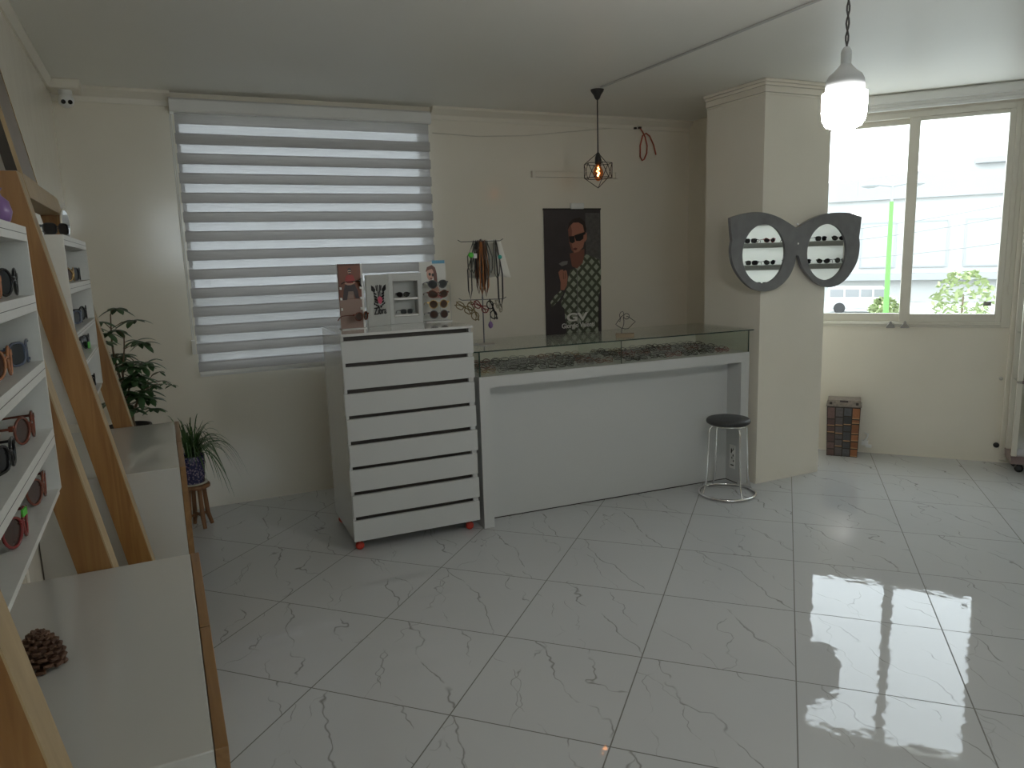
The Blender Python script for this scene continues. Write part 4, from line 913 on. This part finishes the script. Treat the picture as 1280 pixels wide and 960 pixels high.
for i, (x, y, z, rz, st_, fr_, lb_) in enumerate(((-.128, -.02, .245, .5, 'square', 'fr_olive', 'olive clear eyeglass frame hanging at the end of the lower rack arm'), (-.085, -.05, .24, -.3, 'round', 'fr_olive', 'olive round eyeglass frame hanging second along the lower rack arm'),
        (-.02, -.055, .25, .7, 'cat', 'fr_red', 'dark red eyeglass frame hanging at the middle of the lower rack arm'), (.035, -.05, .245, -.6, 'round', 'fr_black', 'black round eyeglass frame hanging on the lower rack arm'), (.098, -.03, .25, 1.2, 'aviator', 'fr_pale', 'pale eyeglass frame hanging near the long black cord on the lower rack arm'))):
    o = eyeglass_mesh(st_, fr_, .0036); p = rm @ Vector((x, y, z - .03)); o.location = p; o.rotation_euler = (0, 1.2 if i in (1, 3) else .5, RA + rz); tag(o, lb_, 'eyeglasses')
b = MB(); b.use('purple'); b.lathe([(.0005, 0), (.012, .008), (.016, .024), (.010, .04), (.003, .046)], 0, 0, 14); b.use('cord_black').tube([(0, 0, .045), (0, .0, .16)], .0018, 6)
o = b.build('pendant_charm'); o.matrix_world = rm @ T(.045, -.045, .105); tag(o, 'small purple charm hanging lowest on the cord rack', 'charm')

# wire sculpture
wsx = thing('wire_sculpture', 'black wire face sculpture on a wooden block standing on the glass counter', 'sculpture', (2.755, 4.125, 1.1055), math.radians(-31))
M['block'] = wood('pale_block_wood', (.22, .16, .10), (.33, .25, .16), .5, 0, 20)
b = MB(); b.use('block').box(-.060, .060, -.02, .02, 0, .027); b.build('block', parent=wsx, bevel=.002)
def wv(*pts): return [((x - 138) * .000775, 0, .027 + (258 - y) * .000775) for x, y in pts]
b = MB(); b.use('blackm'); b.tube(wv((110, 262), (111, 235), (113, 215)), .0023, 6)
b.tube(wv((113, 215), (85, 200), (62, 180), (82, 152), (100, 130), (94, 100), (104, 80), (120, 72), (131, 88), (124, 106), (108, 116), (100, 135), (98, 160), (88, 152)), .0023, 6)
b.tube(wv((113, 213), (140, 221), (165, 219), (185, 203), (200, 184), (228, 161), (205, 145), (180, 126), (165, 116), (150, 116)), .0023, 6)
b.tube([(p[0], p[1], p[2]) for p in wv(*[(153 + 23 * cos(a), 114 + 24 * sin(a)) for a in [2 * pi * k / 16 for k in range(16)]])], .0023, 6, closed=True)
b.tube(wv((126, 120), (131, 150), (130, 180), (120, 212)), .0023, 6); b.build('wire_face', parent=wsx)

# ------------------------------------------------------------------ stool
so = thing('round_stool', 'chrome stool with a round black seat standing before the counter', 'stool', (3.405, 3.856, 0), .62)
b = MB(); b.use('vinyl'); b.lathe([(.0005, .498), (.13, .498), (.142, .502), (.146, .512), (.145, .522), (.136, .531), (.11, .536), (.0005, .538)], 0, 0, 40); b.build('seat', parent=so)
b = MB(); b.use('chrome'); b.tube([(.128 * cos(a), .128 * sin(a), .492) for a in [2 * pi * k / 36 for k in range(36)]], .007, 8, closed=True); b.build('seat_ring', parent=so)
b = MB(); b.use('chrome'); b.tube([(.188 * cos(a), .188 * sin(a), .0095) for a in [2 * pi * k / 48 for k in range(48)]], .0095, 10, closed=True); b.build('floor_ring', parent=so)
for k in range(4):
    a = pi / 2 * k + .78; c, s_ = cos(a), sin(a); b = MB(); b.use('chrome')
    b.tube([(r_ * c, r_ * s_, z) for r_, z in ((.100, .488), (.128, .484), (.141, .468), (.145, .44), (.150, .30), (.158, .12), (.170, .06), (.186, .012))], .0062, 8); b.build('leg', parent=so)

# ------------------------------------------------------------------ book-print bin
bn = thing('waste_bin', 'square waste bin printed with old leather book spines under the window', 'bin', (4.793 + .766 * .09, 4.111 + .643 * .09, 0), WA)
cols = [(.085, .05, .045), (.075, .065, .065), (.06, .062, .066), (.20, .08, .035)]
M['bin_dark'] = mat('bin_dark_brown', (.035, .024, .02), .35); M['bin_lid'] = mat('bin_lid_print', (.26, .22, .19), .35, var=.6, vscale=45); M['bin_gold'] = mat('bin_gold_band', (.50, .28, .14), .35)
b = MB(); b.use('bin_dark'); hb, ht, db, dt, zb_ = .112, .122, .075, .085, .405
b.add([(-hb, -db, 0), (hb, -db, 0), (hb, db, 0), (-hb, db, 0), (-ht, -dt, zb_), (ht, -dt, zb_), (ht, dt, zb_), (-ht, dt, zb_)], [(0, 1, 2, 3), (4, 5, 6, 7), (0, 1, 5, 4), (1, 2, 6, 5), (2, 3, 7, 6), (3, 0, 4, 7)])
rr = random.Random(4)
for side in range(2):
    for c in range(4):
        rows = [0] + sorted(rr.uniform(.12, .2) + k * .155 for k in range(5)) + [.985]
        for k in range(len(rows) - 1):
            u0, u1, v0, v1 = c / 4 + .02, (c + 1) / 4 - .015, rows[k] + .012, rows[k + 1] - .010
            f = rr.uniform(.7, 1.6); cc = cols[c]; key = 'spine%d_%d' % (c, int(f * 4)); M.setdefault(key, mat('book_spine', tuple(min(1, x * f * (1.35 if c in (0, 3) else 1.1)) for x in cc), .35, var=.35, vscale=60))
            def pt_(u, v, e=.0012):
                hw, hd = hb + (ht - hb) * v, db + (dt - db) * v
                return (-hw + 2 * hw * u, -hd - e, zb_ * v) if side == 0 else (-hw - e, hd - 2 * hd * u, zb_ * v)
            b.use(key).add([pt_(u0, v0), pt_(u1, v0), pt_(u1, v1), pt_(u0, v1)], [(0, 1, 2, 3)])
            if c == 3 and side == 0 or rr.random() < .25: b.use('bin_gold').add([pt_(u0, v0, .0018), pt_(u1, v0, .0018), pt_(u1, v0 + .018, .0018), pt_(u0, v0 + .018, .0018)], [(0, 1, 2, 3)])
b.build('body', parent=bn)
b = MB(); b.use('bin_lid'); b.box(-.128, .128, -.091, .091, .405, .416).box(-.120, .120, -.083, .083, .416, .457).use('bin_dark').box(-.03, .03, -.0845, -.083, .44, .455).box(-.105, -.085, -.0845, -.083, .42, .44).box(.085, .105, -.0845, -.083, .42, .44); b.build('lid', parent=bn, bevel=.002)

# ------------------------------------------------------------------ glass cabinet at the picture's edge
M['mauve'] = mat('mauve_brown_frame', (.21, .15, .145), .35); M['cab_back'] = mat('cabinet_back_panel', (.50, .46, .38), .4)
vi = thing('glass_cabinet', 'tall glass cabinet with mauve-brown frame on castors beside the bright window', 'cabinet', (5.43, 3.19, 0), WA)
VW, VD, VH = .85, .26, 2.05
b = MB(); b.use('mauve').box(0, VW, 0, VD, .07, .115).box(-.004, VW + .004, -.006, VD, .115, .128).box(0, VW, 0, VD, VH - .03, VH)
b.box(0, VW, 0, .03, .655, .68); b.build('base_and_rails', parent=vi, bevel=.003)
for x in (0, VW - .032):
    for y in (0, VD - .032): b = MB(); b.use('alu').box(x, x + .032, y, y + .032, .128, VH - .03); b.build('post', parent=vi, bevel=.003)
b = MB(); b.use('cab_back').box(.032, VW - .032, VD - .012, VD - .004, .128, VH - .03); b.build('back_panel', parent=vi)
b = MB(); b.use('pane').box(.032, VW - .032, .012, .016, .128, .655); b.build('lower_pane', parent=vi)
b = MB(); b.use('pane').box(.032, VW - .032, .012, .016, .68, VH - .03); b.build('upper_pane', parent=vi)
for z in (.66, 1.0, 1.35, 1.7): b = MB(); b.use('case_glass').box(.01, VW - .01, .034, VD - .034, z, z + .006); b.build('glass_shelf', parent=vi)
for x in (.06, VW - .06):
    for y in (.05, VD - .05):
        b = MB(); b.use('black'); b.lathe([(.01, -.014), (.026, -.013), (.029, -.006), (.029, .006), (.026, .013), (.01, .014)], 0, 0, 20); b.xf(T(x, y, .0295) @ Matrix.Rotation(pi / 2, 4, 'X')); b.box(x - .02, x + .02, y - .018, y + .018, .058, .07); b.build('castor', parent=vi)

# ------------------------------------------------------------------ cat-eye mirror on the pillar
ol = [(3.404, 1.856), (3.462, 1.873), (3.576, 1.891), (3.679, 1.889), (3.785, 1.868), (3.88, 1.833), (3.988, 1.782), (4.071, 1.826), (4.168, 1.861), (4.267, 1.881), (4.382, 1.887), (4.501, 1.88), (4.604, 1.853), (4.597, 1.785), (4.587, 1.711), (4.598, 1.659), (4.583, 1.552), (4.527, 1.468), (4.456, 1.407), (4.369, 1.374), (4.281, 1.372), (4.193, 1.403), (4.104, 1.463), (4.044, 1.527), (4.01, 1.6), (3.988, 1.606), (3.974, 1.54), (3.936, 1.47), (3.87, 1.411), (3.79, 1.377), (3.697, 1.369), (3.603, 1.393), (3.524, 1.446), (3.458, 1.518), (3.425, 1.587), (3.415, 1.654), (3.424, 1.713), (3.415, 1.762)]
corner = {0, 6, 12, 14, 24, 25, 36}
cm = thing('cat_eye_mirror', 'dark grey cat-eye glasses shaped mirror hung on the pillar by the window', 'mirror', (4.0, 3.882, 1.62))
sm_ = []
N_ = len(ol)
for i in range(N_):
    p0, p1, p2, p3 = ol[i - 1], ol[i], ol[(i + 1) % N_], ol[(i + 2) % N_]
    if i in corner: p0 = p1
    if (i + 1) % N_ in corner: p3 = p2
    for t in (0, .25, .5, .75):
        sm_.append(tuple(.5 * (2 * p1[k] + (p2[k] - p0[k]) * t + (2 * p0[k] - 5 * p1[k] + 4 * p2[k] - p3[k]) * t * t + (3 * p1[k] - p0[k] - 3 * p2[k] + p3[k]) * t ** 3) for k in (0, 1)))
lens = [((3.697, 1.619), .188, .197), ((4.277, 1.616), .190, .195)]
cv = bpy.data.curves.new('outline', 'CURVE'); cv.dimensions = '2D'; cv.fill_mode = 'BOTH'; cv.extrude = .012; cv.bevel_depth = .001
loops = [sm_] + [[(c[0] + rx * cos(2 * pi * k / 48), c[1] + rz * sin(2 * pi * k / 48)) for k in range(48)] for c, rx, rz in lens]
for lp in loops:
    sp_ = cv.splines.new('POLY'); sp_.points.add(len(lp) - 1); sp_.use_cyclic_u = True
    for p, (x, z) in zip(sp_.points, lp): p.co = (x - 4.0, z - 1.62, 0, 1)
tmp = bpy.data.objects.new('outline', cv); COL.objects.link(tmp); bpy.context.view_layer.update()
me = bpy.data.meshes.new_from_object(tmp.evaluated_get(bpy.context.evaluated_depsgraph_get())); bpy.data.objects.remove(tmp)
me.transform(RX90); me.materials.clear(); me.materials.append(M['granite'])
o = bpy.data.objects.new('cat_eye_board', me); COL.objects.link(o); o.parent = cm
for c, rx, rz in lens:
    b = MB(); b.use('mirror'); b.prism([(c[0] - 4 + (rx + .004) * cos(2 * pi * k / 48), c[1] - 1.62 + (rz + .004) * sin(2 * pi * k / 48)) for k in range(48)], 1, -.004, .012); b.build('mirror_lens', parent=cm)
b = MB(); b.use('steel')
for x, z in ((-.012, .19), (.0, .06)):
    s0 = len(b.v); b.lathe([(.0005, .002), (.006, .002), (.008, -.002)], 0, 0, 12); b.xf(T(x, -.013, z) @ Matrix.Rotation(pi / 2, 4, 'X'), s0)
s0 = len(b.v); b.box(-.30, -.26, .012, .038, -.02, .02).box(.28, .31, .012, .038, -.02, .02); b.build('fixing', parent=cm)

# ------------------------------------------------------------------ shelves seen reflected in the cat-eye mirror
fs = thing('wall_shelves', 'grey-edged white wall shelves reflected in the cat-eye mirror', 'display shelf', (*DO, 0), DA)
M['shelf_grey'] = mat('grey_shelf_edge', (.30, .31, .30), .4)
for z in (1.97, 1.715, 1.46, 1.205, .95):
    b = MB(); b.use('shelf_grey').box(-.50, .98, -.20, -.004, z - .046, z).box(-.50, .98, -.20, -.195, z - .058, z - .046); b.build('shelf', parent=fs)
M['strip'] = mat('added_led_strip', (.9, .9, .9), .4, emit=(.92, 1, .97), strength=11)  # glowing strips added to brighten the shelves as the mirror shows them
for z in (1.97, 1.715, 1.46, 1.205): b = MB(); b.use('strip').box(-.48, .96, -.194, -.180, z - .050, z - .046); b.build('added_light_strip', parent=fs)
b = MB(); b.use('paper').box(-.50, .98, -.004, 0, .45, 2.0); b.build('back_panel', parent=fs)
for x in (-.515, .98): b = MB(); b.use('white_matt').box(x, x + .016, -.20, 0, .4, 2.0); b.build('side_panel', parent=fs)
fm = T(*DO, 0) @ RZ(DA)
G3 = 'dark sunglasses reflected in the cat-eye mirror'
for i, (x, z) in enumerate(((.536, 1.716), (.318, 1.716), (.75, 1.716), (-.24, 1.716), (-.42, 1.716), (.06, 1.716), (.52, 1.461), (.312, 1.461), (.11, 1.461), (-.08, 1.461), (-.265, 1.461), (-.455, 1.461), (.40, 1.206), (.62, 1.206), (-.33, 1.206))):
    p = fm @ Vector((x, -.13, z)); red = i == 1
    sunglasses(('square', 'cat', 'round')[i % 3], 'fr_red' if red else 'fr_black', 'lens_dark', p, DA + (-.5 if i % 2 else .35), 'red-framed sunglasses reflected in the cat-eye mirror' if red else 'dark sunglasses on the shelves reflected in the cat-eye mirror', None if red else G3, scale=1.15)

# ------------------------------------------------------------------ light and render settings
w = bpy.data.worlds.new('daylight'); scene.world = w; w.use_nodes = True
bg = w.node_tree.nodes['Background']; bg.inputs['Color'].default_value = (.84, .93, 1.0, 1); bg.inputs['Strength'].default_value = SKY
scene.view_settings.view_transform = 'Standard'; scene.view_settings.look = 'None'; scene.view_settings.gamma = 1; scene.view_settings.use_curve_mapping = False
scene.view_settings.exposure = EXPO
scene.cycles.use_denoising = True
scene.cycles.sample_clamp_indirect = 6
scene.cycles.caustics_reflective = False; scene.cycles.caustics_refractive = False
scene.cycles.max_bounces = 14; scene.cycles.diffuse_bounces = 8; scene.cycles.transparent_max_bounces = 24; scene.cycles.glossy_bounces = 6
